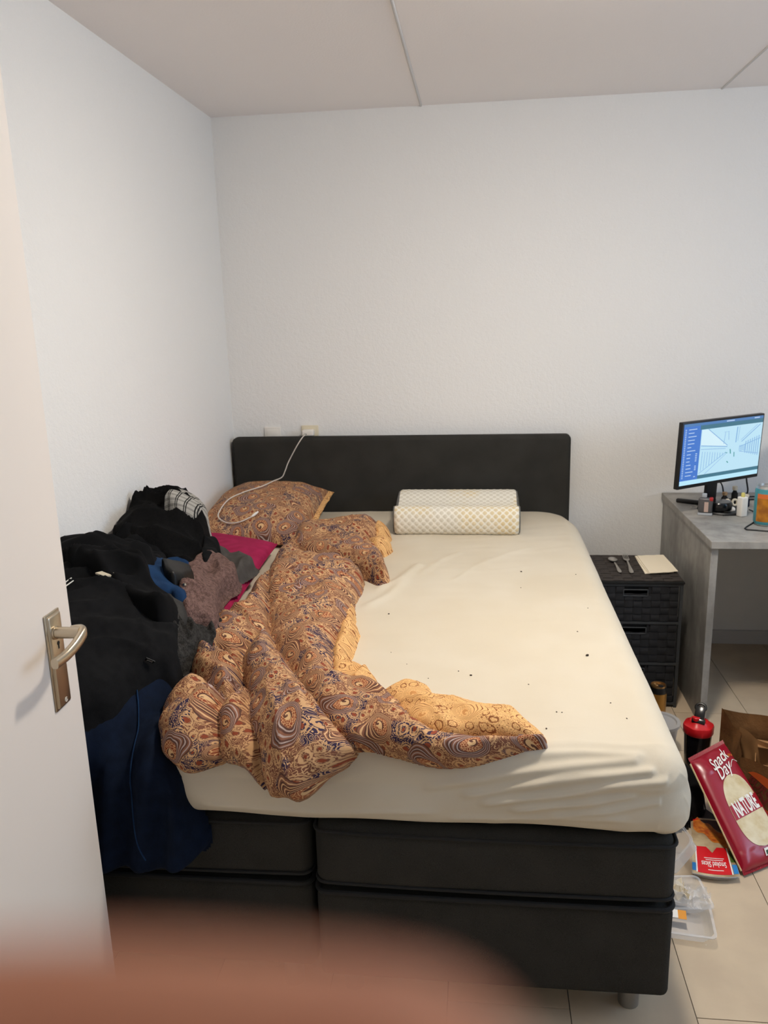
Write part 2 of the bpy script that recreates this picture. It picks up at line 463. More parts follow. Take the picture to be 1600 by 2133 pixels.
# fitted sheet over the top mattress: a rounded block, wrinkled, its hem wavy
sh = plain('sheet_cotton', (236, 226, 204), .9, spec=.15)
v = sh.coord('Object'); a = sh.noise(v, 700, 2); c = sh.noise(v, 3, 3)
sh.color(sh.mix(c.step(.3, .7), (217, 207, 188), (211, 199, 177))); sh.bump(a*.5+sh.noise(v, 90, 4)*.6, .25, .0015)
SX0, SX1, SY0, SY1, SZ0 = BX0, .452, YF, 3.735, .492
SHEET_FOLDS = [  # polyline (x, v), radius, height
    ([(-.10, 1.515), (.05, 1.545), (.20, 1.570), (.33, 1.585)], .010, .007),
    ([(-.02, 1.500), (.12, 1.530), (.26, 1.552), (.36, 1.565)], .009, .008),
    ([(.02, 1.480), (.15, 1.505), (.30, 1.535), (.40, 1.545)], .009, .008),
    ([(.08, 1.465), (.20, 1.485), (.32, 1.512)], .008, .007),
    ([(.16, 1.452), (.28, 1.475), (.38, 1.500)], .008, .006),
    ([(.10, 1.590), (.22, 1.600), (.34, 1.598)], .010, .005),
    ([(-.60, 1.44), (-.35, 1.435), (-.10, 1.45)], .010, .004),
    ([(-.05, 1.435), (.12, 1.44), (.30, 1.455)], .009, .005),
    ([(-.33, 2.62), (-.27, 2.72), (-.22, 2.88)], .016, .010),
    ([(-.35, 2.45), (-.29, 2.56), (-.26, 2.70)], .018, .008),
    ([(-.20, 2.80), (-.14, 2.95), (-.07, 3.05)], .012, .005),
    ([(-.08, 2.72), (-.02, 2.86), (.05, 2.98)], .012, .004),
    ([(.03, 2.92), (.12, 3.05), (.20, 3.12)], .012, .004),
    ([(-.26, 1.585), (-.45, 1.575), (-.60, 1.58)], .012, .004),
    ([(-.25, 1.60), (-.05, 1.61), (.1, 1.615)], .012, .003)]
def sheet_wrinkle(x, v_):
    h = np.zeros(x.shape)
    for pts, r, hh in SHEET_FOLDS:
        d, _ = polyline_dist(x, v_, pts); h = h+hh*np.exp(-(d/r)**2)
    front = np.clip((1.66-v_)/.1, 0, 1)
    h = h+folds(x, v_, .25, .05, 5, 3)*(.0022+.004*front*np.clip((x+.1)/.3, 0, 1))
    h = h+(vnoise(x*4, v_*4, 5)-.5)*.008*(1-front)
    return h
sb = MB()
# cloth lengths: T runs over the top to the right and down the side, Vv from the hem up over the front edge to the headboard
tR, tF, SKIRT = SX1-RF, YF+RF, .125
T, Vv = np.meshgrid(np.concatenate([np.linspace(SX0, tR-.05, 140, endpoint=False), np.linspace(tR-.05, tR+ARC+SKIRT, 60)]),
                    np.concatenate([np.linspace(tF-ARC-SKIRT, tF+.06, 96, endpoint=False), np.linspace(tF+.06, SY1, 150)]), indexing='ij')
sR, sF = np.clip(T-tR, 0, None), np.clip(tF-Vv, 0, None)
rho = np.maximum(sR, sF)
phi = np.where(sR >= sF, (math.pi/4)*sF/np.maximum(sR, 1e-9), math.pi/2-(math.pi/4)*sR/np.maximum(sF, 1e-9)); phi = np.where(rho > 0, phi, 0)
ang_ = np.clip(rho, 0, ARC)/RF; dn = np.clip(rho-ARC, 0, None); q_ = dn/SKIRT
out_ = RF*np.sin(ang_)+.010*np.sin(math.pi*np.clip(q_*1.1, 0, 1))-.030*np.clip((q_-.70)/.30, 0, 1)**2
hemz = .010+.006*np.sin(T*7+.5)+.004*np.sin(T*19)-.016*np.clip((T-.2)/.25, 0, 1)+.004*np.sin(Vv*11)
z = ZT-RF*(1-np.cos(ang_))-dn*((ZT-RF-SZ0)-.5*hemz)/SKIRT
kx, ky = np.cos(phi), np.sin(phi)
xw = np.where(sR > 0, tR, T)+np.where(rho > 0, out_*kx, 0); yw = np.where(sF > 0, tF, Vv)-np.where(rho > 0, out_*ky, 0)
wr = sheet_wrinkle(T, Vv)*(1-.75*np.clip(sR/.09, 0, 1))
nrm = np.stack([np.sin(ang_)*kx, -np.sin(ang_)*ky, np.cos(ang_)], -1)
Pw = np.stack([xw, yw, z], -1)+nrm*wr[..., None]
Pw[..., 2] -= .035*np.clip((T-.25)/.17, 0, 1)**2*np.clip((Vv-3.45)/.28, 0, 1)**2
sb.grid(Pw)
sheet = thing('mattress', 'thick mattress in a cream fitted sheet lying on the charcoal bed', 'mattress', (-.36, 2.6, SZ0))
obj('fitted_sheet', sb, 'sheet_cotton', sheet, angle=80)
obj('mattress_core', MB().rbox(SX0+.02, .425, YF+.02, 3.73, SZ0+.002, ZT-.035, .04, 3), 'charcoal_fabric', sheet)

# ------------------------------------------------------------------ bedding materials
def paisley(name, dark_side=True):
    m = plain(name, (140, 90, 60), .75, spec=.25)
    tc = m.n('ShaderNodeTexCoord'); uv = tc.outputs['UV']
    def sep(vec):
        q = m.n('ShaderNodeSeparateXYZ'); m.link(vec, q.inputs[0]); return V(m.t, q.outputs[0]), V(m.t, q.outputs[1])
    def comb(x, y):
        q = m.n('ShaderNodeCombineXYZ'); m.link(x, q.inputs[0]); m.link(y, q.inputs[1]); return q.outputs[0]
    x, y = sep(uv)
    K = 8.8
    wx = m.noise(uv, 9, 2, dim='2D'); 
    sh_ = m.n('ShaderNodeVectorMath', operation='ADD'); m.link(uv, sh_.inputs[0]); sh_.inputs[1].default_value = (3.1, 7.7, 0)
    wy = m.noise(sh_.outputs[0], 9, 2, dim='2D')
    px_, py_ = x*K+(wx-.5)*.34, y*K+(wy-.5)*.34
    P = comb(px_, py_)
    vo = m.n('ShaderNodeTexVoronoi', voronoi_dimensions='2D', feature='F1'); vo.inputs['Scale'].default_value = 1.0; vo.inputs['Randomness'].default_value = .75
    m.link(P, vo.inputs['Vector'])
    cx, cy = sep(vo.outputs['Position'])
    qx, qy = px_-cx, py_-cy
    sc_ = m.n('ShaderNodeSeparateColor'); m.link(vo.outputs['Color'], sc_.inputs[0])
    rnd = V(m.t, sc_.outputs[0]); rnd2 = V(m.t, sc_.outputs[1])
    r = (qx*qx+qy*qy).sqrt()
    th = qy.atan2(qx)+rnd*6.283
    rr = r*((th+r*4.2).cos()*.42+1.0)                       # teardrop with a curling tail
    ring = (rr*30).fract()                                   # concentric outline bands
    ringid = (rr*30)-ring
    line1 = (ring-.5).abs().lt(.15)
    core = rr.lt(.16); band = rr.lt(.31)
    # small flowers inside the drops
    fv = m.n('ShaderNodeTexVoronoi', voronoi_dimensions='2D', feature='DISTANCE_TO_EDGE'); fv.inputs['Scale'].default_value = 22.0
    m.link(P, fv.inputs['Vector']); fl_edge = V(m.t, fv.outputs['Distance']).lt(.11)
    # swirl at the head of each drop
    spir = ((th*1.0+(r+.02)._m('LOGARITHM', 2.718)*3.0).sin()).gt(.15)
    # scrolls on the ground between the drops
    g = m.noise(P, 6.0, 2, dim='2D'); gl = ((g*9).fract()-.5).abs().lt(.13)
    nv_ = m.noise(uv, 13, 1, dim='2D')
    # small curled sprigs on the ground
    v2 = m.n('ShaderNodeTexVoronoi', voronoi_dimensions='2D', feature='F1'); v2.inputs['Scale'].default_value = 3.4; m.link(P, v2.inputs['Vector'])
    d2 = V(m.t, v2.outputs['Distance'])+(g-.5)*.42; sprig = (d2-.27).abs().lt(.055).mx((d2-.44).abs().lt(.03)); bud = d2.lt(.13)
    grain = m.noise(uv, 900, 2, dim='2D')
    if dark_side:
        ground = m.mix(gl, m.mix(nv_.step(.52, .56), (122, 76, 56), (42, 33, 64)), (214, 170, 122))
        ground = m.mix(sprig, ground, (204, 160, 114)); ground = m.mix(bud, ground, (142, 66, 40))
        corec = m.mix(fl_edge, (140, 66, 40), (216, 170, 120))
        head = m.mix(spir, (92, 56, 44), (216, 176, 128))
        corec = m.mix(rr.lt(.085), corec, head)
        alt = (ringid*.5).fract().gt(.25)
        bandc = m.mix(line1, m.mix(alt, (136, 90, 68), (90, 58, 48)), m.mix(rnd2.gt(.45), (220, 176, 128), (178, 158, 150)))
    else:
        ln = (140, 82, 42)
        bg = (236, 186, 122)
        ground = m.mix(((g*9).fract()-.5).abs().lt(.09), bg, ln)
        ground = m.mix((d2-.27).abs().lt(.035), ground, ln)
        corec = m.mix(V(m.t, fv.outputs['Distance']).lt(.05), bg, ln)
        corec = m.mix(rr.lt(.085), corec, m.mix(spir, bg, (206, 146, 86)))
        bandc = m.mix((ring-.5).abs().lt(.12), bg, ln)
    col = m.mix(band, ground, bandc); col = m.mix(core, col, corec)
    m.color(m.mix((grain-.5).abs()*.4, col, (150, 100, 72)))
    m.bump(grain*.3+m.noise(uv, 60, 4, dim='2D'), .25, .002)
    return m
paisley('paisley_outer', True)
paisley('paisley_lining', False)

# ------------------------------------------------------------------ duvet: puffed folds laid along polylines on the bed
# each lobe: outline (x, w) with w the length along the cloth (round the front edge too), height, rounding, side that shows
def cloth_len(v_): return np.where(v_ >= YF+RF, v_, YF+RF-(YF+RF-v_)*1.9)
DUVET = [
 ('panel', [(-.763, 3.08), (-.760, 2.92), (-.745, 2.706), (-.668, 2.392), (-.595, 2.127), (-.573, 2.067), (-.529, 1.967), (-.476, 1.873), (-.43, 1.80), (-.37, 1.84), (-.376, 1.952), (-.393, 2.052), (-.387, 2.125), (-.385, 2.256), (-.400, 2.453), (-.399, 2.624), (-.43, 2.74), (-.55, 2.82), (-.66, 2.90), (-.69, 3.02), (-.72, 3.10)], .088, .10, 'o', .9),
 ('left', [(-.735, 2.70), (-.750, 2.566), (-.745, 2.463), (-.722, 2.368), (-.730, 2.25), (-.755, 2.182), (-.790, 2.068), (-.807, 1.964), (-.782, 1.85), (-.745, 1.81), (-.725, 1.86), (-.740, 1.935), (-.700, 1.945), (-.655, 1.900), (-.622, 1.872), (-.611, 1.905), (-.622, 1.971), (-.611, 2.066), (-.597, 2.127), (-.668, 2.39)], .092, .075, 'o', 2.2),
 ('knob', [(-.752, 1.935), (-.708, 1.940), (-.659, 1.895), (-.619, 1.866), (-.594, 1.850), (-.577, 1.753), (-.578, 1.680), (-.624, 1.716), (-.68, 1.784), (-.730, 1.85)], .105, .06, 'o', 2.6),
 ('mid', [(-.597, 2.115), (-.573, 2.062), (-.529, 1.962), (-.476, 1.868), (-.423, 1.766), (-.38, 1.674), (-.327, 1.592), (-.272, 1.538), (-.275, 1.50), (-.318, 1.445), (-.356, 1.408), (-.409, 1.402), (-.446, 1.408), (-.456, 1.440), (-.472, 1.521), (-.506, 1.593), (-.553, 1.755), (-.588, 1.847), (-.608, 1.898), (-.620, 1.971), (-.609, 2.06)], .105, .085, 'o', 1.9),
 ('mid_tuck', [(-.423, 1.766), (-.38, 1.674), (-.327, 1.592), (-.272, 1.538), (-.30, 1.50), (-.345, 1.545), (-.40, 1.64), (-.44, 1.72)], .096, .04, 'o', 2.1),
 ('lowerleft', [(-.70, 1.762), (-.735, 1.70), (-.722, 1.629), (-.708, 1.553), (-.688, 1.503), (-.65, 1.458), (-.617, 1.448), (-.579, 1.466), (-.558, 1.49), (-.57, 1.56), (-.59, 1.64), (-.582, 1.685), (-.624, 1.72), (-.68, 1.775)], .088, .07, 'o', .8),
 ('between', [(-.577, 1.753), (-.553, 1.750), (-.506, 1.593), (-.472, 1.521), (-.456, 1.440), (-.453, 1.410), (-.482, 1.438), (-.515, 1.470), (-.558, 1.488), (-.57, 1.56), (-.59, 1.64), (-.58, 1.69)], .078, .055, 'o', 1.2),
 ('roll', [(-.476, 1.873), (-.42, 1.850), (-.36, 1.845), (-.30, 1.82), (-.24, 1.80), (-.212, 1.773), (-.184, 1.723), (-.143, 1.638), (-.098, 1.592), (-.036, 1.577), (.046, 1.580), (.118, 1.592), (.140, 1.586), (.070, 1.552), (.005, 1.508), (-.056, 1.493), (-.128, 1.502), (-.17, 1.525), (-.234, 1.544), (-.269, 1.545), (-.327, 1.602), (-.38, 1.684), (-.423, 1.776)], .072, .06, 'o', 2.5),
 ('lining_roll', [(-.212, 1.770), (-.184, 1.723), (-.143, 1.640), (-.098, 1.594), (-.036, 1.580), (.046, 1.582), (.118, 1.592), (.146, 1.615), (.122, 1.660), (.088, 1.715), (.05, 1.73), (-.028, 1.76), (-.104, 1.79), (-.120, 1.83), (-.18, 1.858), (-.228, 1.80)], .050, .06, 'l', 2.6),
 ('lining_side', [(-.405, 2.66), (-.410, 2.504), (-.372, 2.266), (-.352, 2.2), (-.348, 2.066), (-.356, 1.997), (-.308, 1.947), (-.262, 1.89), (-.272, 1.851), (-.25, 1.81), (-.35, 1.83), (-.39, 2.0), (-.40, 2.2), (-.42, 2.45)], .048, .035, 'l', 1.5),
 ('bunch', [(-.735, 3.10), (-.735, 3.20), (-.637, 3.22), (-.511, 3.29), (-.435, 3.33), (-.405, 3.24), (-.42, 3.13), (-.50, 3.07), (-.62, 3.05), (-.70, 3.0)], .100, .075, 'o', .2),
 ('bunch_low', [(-.70, 2.98), (-.62, 3.04), (-.50, 3.05), (-.42, 2.99), (-.365, 2.90), (-.328, 2.766), (-.312, 2.66), (-.345, 2.665), (-.41, 2.74), (-.52, 2.82), (-.64, 2.87)], .090, .065, 'o', 2.7),
 ('lining_tip', [(-.44, 3.31), (-.40, 3.31), (-.365, 3.24), (-.368, 3.18), (-.41, 3.15), (-.44, 3.22)], .078, .045, 'l', 1.0),
 ('lining_tip', [(-.43, 3.10), (-.365, 3.12), (-.345, 3.06), (-.375, 2.98), (-.42, 3.0)], .060, .04, 'l', 1.0),
]
def poly_sd(u, v_, poly):
    """signed distance to a closed polygon, positive inside"""
    d, _ = polyline_dist(u, v_, list(poly)+[poly[0]])
    ins = np.zeros(u.shape, bool); n = len(poly)
    for i in range(n):
        x1, y1 = poly[i]; x2, y2 = poly[(i+1) % n]
        c = ((y1 > v_) != (y2 > v_)) & (u < (x2-x1)*(v_-y1)/((y2-y1) if y2 != y1 else 1e-9)+x1)
        ins ^= c
    return np.where(ins, d, -d)
def duvet_height(u, v_):
    F = []; w = cloth_len(v_)
    for k, (nm, poly, hh, rr_, side, ang) in enumerate(DUVET):
        p = [tuple(q) for q in smooth_path(list(poly)+[poly[0]], 3)[:-1]]
        sd = poly_sd(u, w, p)+.007+.010*(vnoise(u*22, w*22, k+3)-.5)
        t = np.clip(1-sd/rr_, 0, 1)
        c = np.where(sd > 0, np.sqrt(np.clip(1-t*t, 0, 1)), sd*14)
        ci = np.clip(c, 0, 1)
        lump = .80+.40*vnoise(u*8+k, w*8, k+11)
        h = hh*c*np.where(c > 0, lump, 1)
        h = h+folds(u, w, ang, .042, 5, 20+k)*.016*ci**1.5+folds(u, w, ang+.5, .020, 4, 50+k)*.006*ci+folds(u, w, ang-.6, .011, 4, 70+k)*.0022*ci
        F.append(h)
    F = np.array(F); kk_ = .0018
    mx_ = F.max(0); h = mx_+kk_*np.log(np.exp(np.clip((F-mx_)/kk_, -40, 0)).sum(0))
    return h, F.argmax(0)
def uv_patch(hfun, u0, u1, v0, v1, du, dv_top, dv_front, keep):
    us_ = np.arange(u0, u1+du, du)
    vt = max(v0, YF+RF+.04)
    vs_ = np.concatenate([np.arange(v0, vt, dv_front), np.arange(vt, v1+dv_top, dv_top)])
    U, Vg = np.meshgrid(us_, vs_, indexing='ij'); H, idx = hfun(U, Vg)
    B, N = base_surface(U, Vg); return U, Vg, B+N*H[..., None], H, idx
U, Vg, PP, H, idx = uv_patch(duvet_height, -.86, .17, 1.475, 3.36, .0046, .0056, .0030, 0)
ok = H > -.007
n_, m_ = U.shape
ii, jj = np.meshgrid(np.arange(n_-1), np.arange(m_-1), indexing='ij')
cell = ok[:-1, :-1] | ok[1:, :-1] | ok[:-1, 1:] | ok[1:, 1:]
cell &= (H[:-1, :-1] > -.03) & (H[1:, :-1] > -.03) & (H[:-1, 1:] > -.03) & (H[1:, 1:] > -.03)
def sub_mesh(sel, uvfun):
    mb = MB(); a, b = ii[sel], jj[sel]
    q = np.stack([a*m_+b, (a+1)*m_+b, (a+1)*m_+b+1, a*m_+b+1], 1)
    used, inv = np.unique(q.ravel(), return_inverse=True)
    mb.v = PP.reshape(-1, 3)[used].tolist(); mb.f = [tuple(r) for r in inv.reshape(-1, 4).tolist()]
    mb.uv = uvfun(U.ravel()[q], Vg.ravel()[q], H.ravel()[q], idx[a, b])
    return mb
def duvet_uv(u, v_, h, k):
    k = k[:, None]; ang = k*1.9+.4; c, s_ = np.cos(ang), np.sin(ang)
    vv = cloth_len(v_)
    a, b = u+h*.5, vv+h*.4
    return np.stack([c*a-s_*b+k*.37, s_*a+c*b+k*.61], -1).reshape(-1, 2)
side = np.array([1 if d[4] == 'l' else 0 for d in DUVET])
lin_sel = side[idx[:-1, :-1]] == 1
dv = thing('duvet', 'rumpled brown paisley duvet thrown across the bed, one corner turned to its gold lining', 'duvet', (-.5, 2.2, ZT))
obj('paisley_cover', sub_mesh(cell & ~lin_sel, duvet_uv), 'paisley_outer', dv, angle=180)
lin_names = sorted({k for k, d in enumerate(DUVET) if d[4] == 'l'})
for k in lin_names:
    sel = cell & (idx[:-1, :-1] == k)
    if sel.sum() > 20: obj('turned_lining', sub_mesh(sel, duvet_uv), 'paisley_lining', dv, angle=180, label='gold lining printed with thin brown paisley outlines')

# ------------------------------------------------------------------ paisley pillow by the headboard
def pillow_seam(y): return .70+.14*(y-3.08)
A, Bq = np.meshgrid(np.linspace(-1, 1, 61), np.linspace(-1, 1, 75), indexing='ij')
ew = 1-.05*(1-Bq**2)*0-.035*(np.abs(A)**3)*(1-Bq**2); 
px_ = -.945+.245*A*(1-.05*(1-Bq**2)*np.abs(A)**4); py_ = 3.39+.31*Bq*(1-.05*(1-A**2)*np.abs(Bq)**4)
th = np.clip((1-A**2)*(1-Bq**2), 0, None)**.45
wrk = (vnoise(px_*16, py_*16, 3)-.5)*.010*np.clip(th*2, 0, 1)+folds(px_, py_, .6, .05, 3, 9)*.006*th
top = np.stack([px_, py_, pillow_seam(py_)+.115*th+wrk], -1)
bot = np.stack([px_, py_, np.maximum(pillow_seam(py_)-.03*th, ZT+.004)], -1)
pm = MB().grid(top); nt = len(pm.v); 
uvq = np.stack([px_, py_], -1).reshape(-1, 2)
pm.grid(bot[:, ::-1])
puv = np.concatenate([uvq, np.stack([px_[:, ::-1], py_[:, ::-1]], -1).reshape(-1, 2)])
pm.uv = puv[np.array(pm.f).ravel()]*1.0
pw = thing('pillow', 'plump brown paisley pillow leaning on the headboard in the corner', 'pillow', (-.945, 3.39, ZT))
obj('pillow_case', pm, 'paisley_outer', pw, angle=180)
fr = MB()
edge = [(1, b) for b in np.linspace(-1, 1, 20)]
pts = []
for a_, b_ in edge:
    y = 3.39+.31*b_; x = -.945+.245*(1-.05*(1-b_**2)); pts.append((x, y, max(pillow_seam(y), ZT+.006)))
P = np.array([[(p[0]-.004, p[1], p[2]+.003), (p[0]+.022+.004*math.sin(i*1.7), p[1], p[2]-.004+.004*math.sin(i*2.3)), (p[0]+.020, p[1], p[2]-.010)] for i, p in enumerate(pts)])
fr.grid(P); fr.uv = np.array([(P.reshape(-1, 3)[i][0], P.reshape(-1, 3)[i][1]) for f in fr.f for i in f])
obj('flange', fr, 'paisley_lining', pw)

# ------------------------------------------------------------------ magenta cushion under the clothes
mg = cloth('magenta_cloth', (166, 38, 82), (148, 30, 70), 25, .2, 700)
A, Bq = np.meshgrid(np.linspace(-1, 1, 57), np.linspace(-1, 1, 81), indexing='ij')
c00, c10, c11, c01 = np.array((-1.165, 2.16)), np.array((-.745, 2.165)), np.array((-.782, 2.985)), np.array((-1.165, 3.22))
def quad(a, b):
    s_, t = (a+1)/2, (b+1)/2
    return ((1-s_)*(1-t))[..., None]*c00+(s_*(1-t))[..., None]*c10+(s_*t)[..., None]*c11+((1-s_)*t)[..., None]*c01
pin = 1-.05*(1-np.clip(np.abs(Bq), 0, 1)**2)*np.abs(A)**6; pin2 = 1-.03*(1-A**2)*np.abs(Bq)**6
XY = quad(A*pin, Bq*pin2)
th = (np.clip(1-np.abs(A)**3.0, 0, 1)*np.clip(1-np.abs(Bq)**4.0, 0, 1))**.42
lift = .018*np.clip((A+1)/2, 0, 1)*np.clip((Bq+1)/2, 0, 1)
ZS = ZT+.034+lift
top = np.concatenate([XY, (ZS+.042*th+(vnoise(XY[..., 0]*12, XY[..., 1]*12, 1)-.5)*.006*th)[..., None]], -1)
bot = np.concatenate([XY, np.maximum(ZS-.032*th, ZT+.004)[..., None]], -1)
cush = thing('cushion', 'flat magenta cushion between the clothes and the paisley duvet', 'cushion', (-.96, 2.62, ZT))
obj('cover', MB().grid(top).grid(bot[:, ::-1]), 'magenta_cloth', cush, angle=180)
rim_ = [tuple(XY[-1, j])+(ZS[-1, j],) for j in range(81)]
obj('seam', MB().tube(rim_, .0035, 6), 'magenta_cloth', cush)

# ------------------------------------------------------------------ contour pillow with a quilted diamond cover
pl_ = plain('quilted_white', (238, 230, 210), .9, spec=.1); v = pl_.coord('Object')
tc = pl_.n('ShaderNodeTexCoord'); q_ = pl_.n('ShaderNodeSeparateXYZ'); pl_.link(tc.outputs['UV'], q_.inputs[0])
ux, uy = V(pl_.t, q_.outputs[0]), V(pl_.t, q_.outputs[1])
dia = (((ux+uy)*(math.pi/.030)).sin()*((ux-uy)*(math.pi/.030)).sin()).abs().step(.10, .55)
pl_.color(pl_.mix(dia, (242, 236, 222), pl_.mix(pl_.noise(v, 6, 2).step(.45, .70), (220, 212, 194), (224, 204, 160)))); pl_.bump(pl_.noise(v, 500, 2), .3, .001)
cloth('gusset_grey', (120, 118, 112), (96, 95, 92), 80)
X0, X1 = -.352, .172
prof = smooth_path([(3.315, .684), (3.300, .70), (3.292, .735), (3.300, .775), (3.335, .797), (3.385, .787), (3.45, .762), (3.53, .768), (3.60, .797), (3.645, .803), (3.685, .79), (3.70, .755), (3.70, .70), (3.69, .684)], 10)
xs_ = np.linspace(X0, X1, 150)
Pq = np.zeros((len(xs_), len(prof), 3)); sl = np.concatenate([[0], np.cumsum(np.linalg.norm(np.diff(prof, axis=0), axis=1))])
tn = np.gradient(prof, axis=0); tn /= np.linalg.norm(tn, axis=1)[:, None]; nn = np.stack([-tn[:, 1], tn[:, 0]], 1)
cen = prof.mean(0); sgn = np.sign(((prof-cen)*nn).sum(1).mean()); nn *= sgn
for i, x in enumerate(xs_):
    e = min(1.0, (min(x-X0, X1-x)+.001)/.022); shr = 1-.10*(1-math.sqrt(max(0, 1-(1-e)**2)))
    q = np.abs(np.sin((x+sl)*math.pi/.030)*np.sin((x-sl)*math.pi/.030))**.6*.0032
    pp = cen+(prof-cen)*shr+nn*q[:, None]
    Pq[i, :, 0] = x; Pq[i, :, 1:] = pp
Pq[..., 1] += .018*((Pq[..., 0]-X0)/(X1-X0)-.5)*-.2
cp = thing('contour_pillow', 'white quilted contour pillow with a raised front roll against the headboard', 'pillow', (-.09, 3.5, ZT))
pq = MB().grid(Pq); uvp = np.stack([np.repeat(xs_[:, None], len(sl), 1), np.repeat(sl[None], len(xs_), 0)], -1).reshape(-1, 2)
pq.uv = uvp[np.array(pq.f).ravel()]
obj('quilted_cover', pq, 'quilted_white', cp, angle=180)
for i in (0, -1):
    k = 1 if i == -1 else -1
    ring = Pq[i].copy(); c_ = ring.mean(0); r1 = c_+(ring-c_)*.97; r1[:, 0] += k*.006; r2 = c_+(ring-c_)*.5; r2[:, 0] += k*.010
    g = MB().grid(np.array([ring, r1, r2])); o_ = len(g.v); g.v.append(tuple(c_+np.array((k*.011, 0, 0)))); nn_ = len(ring)
    g.f += [(o_-nn_+j, o_-nn_+j+1, o_) for j in range(nn_-1)]
    obj('gusset', g, 'gusset_grey', cp, label='grey side panel')
obj('underside', MB().grid(np.array([[(X0, 3.315, .684), (X0, 3.69, .684)], [(X1, 3.315, .684), (X1, 3.69, .684)]])), 'gusset_grey', cp)

# ------------------------------------------------------------------ clothes heap
def lay(poly, off, puff, wr, seed, du=.006, dvv=.006, floor_fn=None, extra=None, edge=.02, bare=None):
    """a garment laid over the heap: off = height above it, puff = extra thickness inside, wr = list of (angle, wavelength, height, stretch)"""
    p = smooth_path(list(poly)+[poly[0]], 4)[:-1]
    u0, v0 = p.min(0)-.02; u1, v1 = p.max(0)+.02
    us_ = np.arange(u0, u1, du); vs_ = np.arange(v0, v1, dvv)
    U_, V_ = np.meshgrid(us_, vs_, indexing='ij')
    w = (vnoise(U_*24, V_*24, seed+3)-.5)*.02
    sd = poly_sd(U_, V_, [tuple(q) for q in p])+w*.6
    e = np.clip(sd/edge, 0, 1); e = np.sqrt(np.clip(1-(1-e)**2, 0, 1))
    h = (floor_fn or heap)(U_, V_)+off*np.where(sd > 0, 1, 1+sd*60)
    soft = np.clip(sd/.06, 0, 1)
    h = h+puff*e*(.55+.9*vnoise(U_*9, V_*9, seed))
    for ang, wl, hh, st in wr: h = h+folds(U_, V_, ang, wl, st, seed)*hh*e
    if extra is not None: h = h+extra(U_, V_)*e
    under = (bare or floor_fn or heap)(U_, V_)-.014
    h = np.where(sd < 0, h+(under-h)*np.clip(-sd/.012, 0, 1), h)
    B_, N_ = base_surface(U_, V_)
    Pm = B_+N_*h[..., None]; Pm[..., 0] = np.maximum(Pm[..., 0], XL+.006)
    # the heap leans: push sideways a little with height so that folds overlap
    okc = (sd[:-1, :-1] > -.02) & (sd[1:, :-1] > -.02) & (sd[:-1, 1:] > -.02) & (sd[1:, 1:] > -.02)
    mb = MB(); a, b = np.nonzero(okc); mm = U_.shape[1]
    q = np.stack([a*mm+b, (a+1)*mm+b, (a+1)*mm+b+1, a*mm+b+1], 1)
    used, inv = np.unique(q.ravel(), return_inverse=True)
    mb.v = Pm.reshape(-1, 3)[used].tolist(); mb.f = [tuple(r) for r in inv.reshape(-1, 4).tolist()]
    mb.uv = np.stack([U_.ravel()[q.ravel()], (V_.ravel()+h.ravel())[q.ravel()]], -1)
    return mb
cloth('black_knit', (22, 22, 23), (13, 13, 14), 40, .35, 600)
cloth('black_jersey', (18, 18, 19), (11, 11, 12), 30, .25, 800)
cloth('black_wool', (15, 14, 14), (6, 6, 6), 120, .9, 400)
cloth('navy_cotton', (17, 28, 48), (11, 20, 36), 30, .25, 700)
cloth('navy_denim', (30, 58, 92), (20, 42, 72), 30, .25, 700)
cloth('grey_jersey', (80, 76, 72), (66, 62, 58), 30, .25, 700)
cloth('charcoal_jersey', (66, 64, 61), (52, 50, 48), 30, .25, 700)
m = cloth('mauve_fleece', (132, 104, 96), (92, 70, 64), 90, 1.0, 300); v = m.coord('Object'); m.bump(m.noise(v, 70, 5, .65), 1.0, .010)
m = cloth('charcoal_fleece', (66, 64, 61), (38, 36, 34), 90, 1.0, 300); v = m.coord('Object'); m.bump(m.noise(v, 60, 5, .65), 1.0, .012)
pl_ = plain('plaid_cloth', (150, 146, 138), .9, spec=.1)
tc = pl_.n('ShaderNodeTexCoord'); q_ = pl_.n('ShaderNodeSeparateXYZ'); pl_.link(tc.outputs['UV'], q_.inputs[0])
ux, uy = V(pl_.t, q_.outputs[0]), V(pl_.t, q_.outputs[1])
pl_.color(pl_.mix((((ux*38).fract().lt(.30))*((ux*190).fract().lt(.5))).mx(((uy*38).fract().lt(.3))*((uy*190).fract().lt(.5))*.7), (168, 164, 156), (36, 36, 36)))
plain('leather_black', (14, 14, 13), .42, spec=.3)
plain('print_white', (225, 222, 212), .7)
plain('label_cream', (206, 194, 170), .8)

def garment(name, label, cat, mb, mat, group='clothes heaped on the bed'):
    return single(name, mb, mat, label, cat, group, angle=180)
trf = lambda U_, V_: np.maximum(heap(U_, V_), .006)+.022*np.clip((1.60-V_)/.08, 0, 1)+.012*np.cos((U_+.72+.10*(1.6-V_))*75)*np.clip((1.66-V_)/.12, 0, 1)+.02*np.clip((1.5-V_)/.2, 0, 1)
trousers = [(-1.16, 1.64), (-1.0, 1.72), (-.86, 1.75), (-.765, 1.765), (-.742, 1.742), (-.738, 1.70), (-.728, 1.65), (-.715, 1.62), (-.695, 1.57), (-.675, 1.53), (-.658, 1.49), (-.640, 1.42), (-.618, 1.365), (-.626, 1.335), (-.66, 1.325), (-.705, 1.315), (-.80, 1.31), (-.95, 1.32), (-1.16, 1.33)]
tro = thing('trousers', 'navy blue trousers hanging over the foot of the bed beside the door', 'trousers', (-.8, 1.5, .4), 'clothes heaped on the bed')
obj('leg_cloth', lay(trousers, .006, .010, [(1.35, .07, .010, 6)], 11, .0055, .0055, floor_fn=trf, bare=lambda a, b: np.where(b < 1.66, 0*a, heap(a, b))), 'navy_cotton', tro, angle=180)
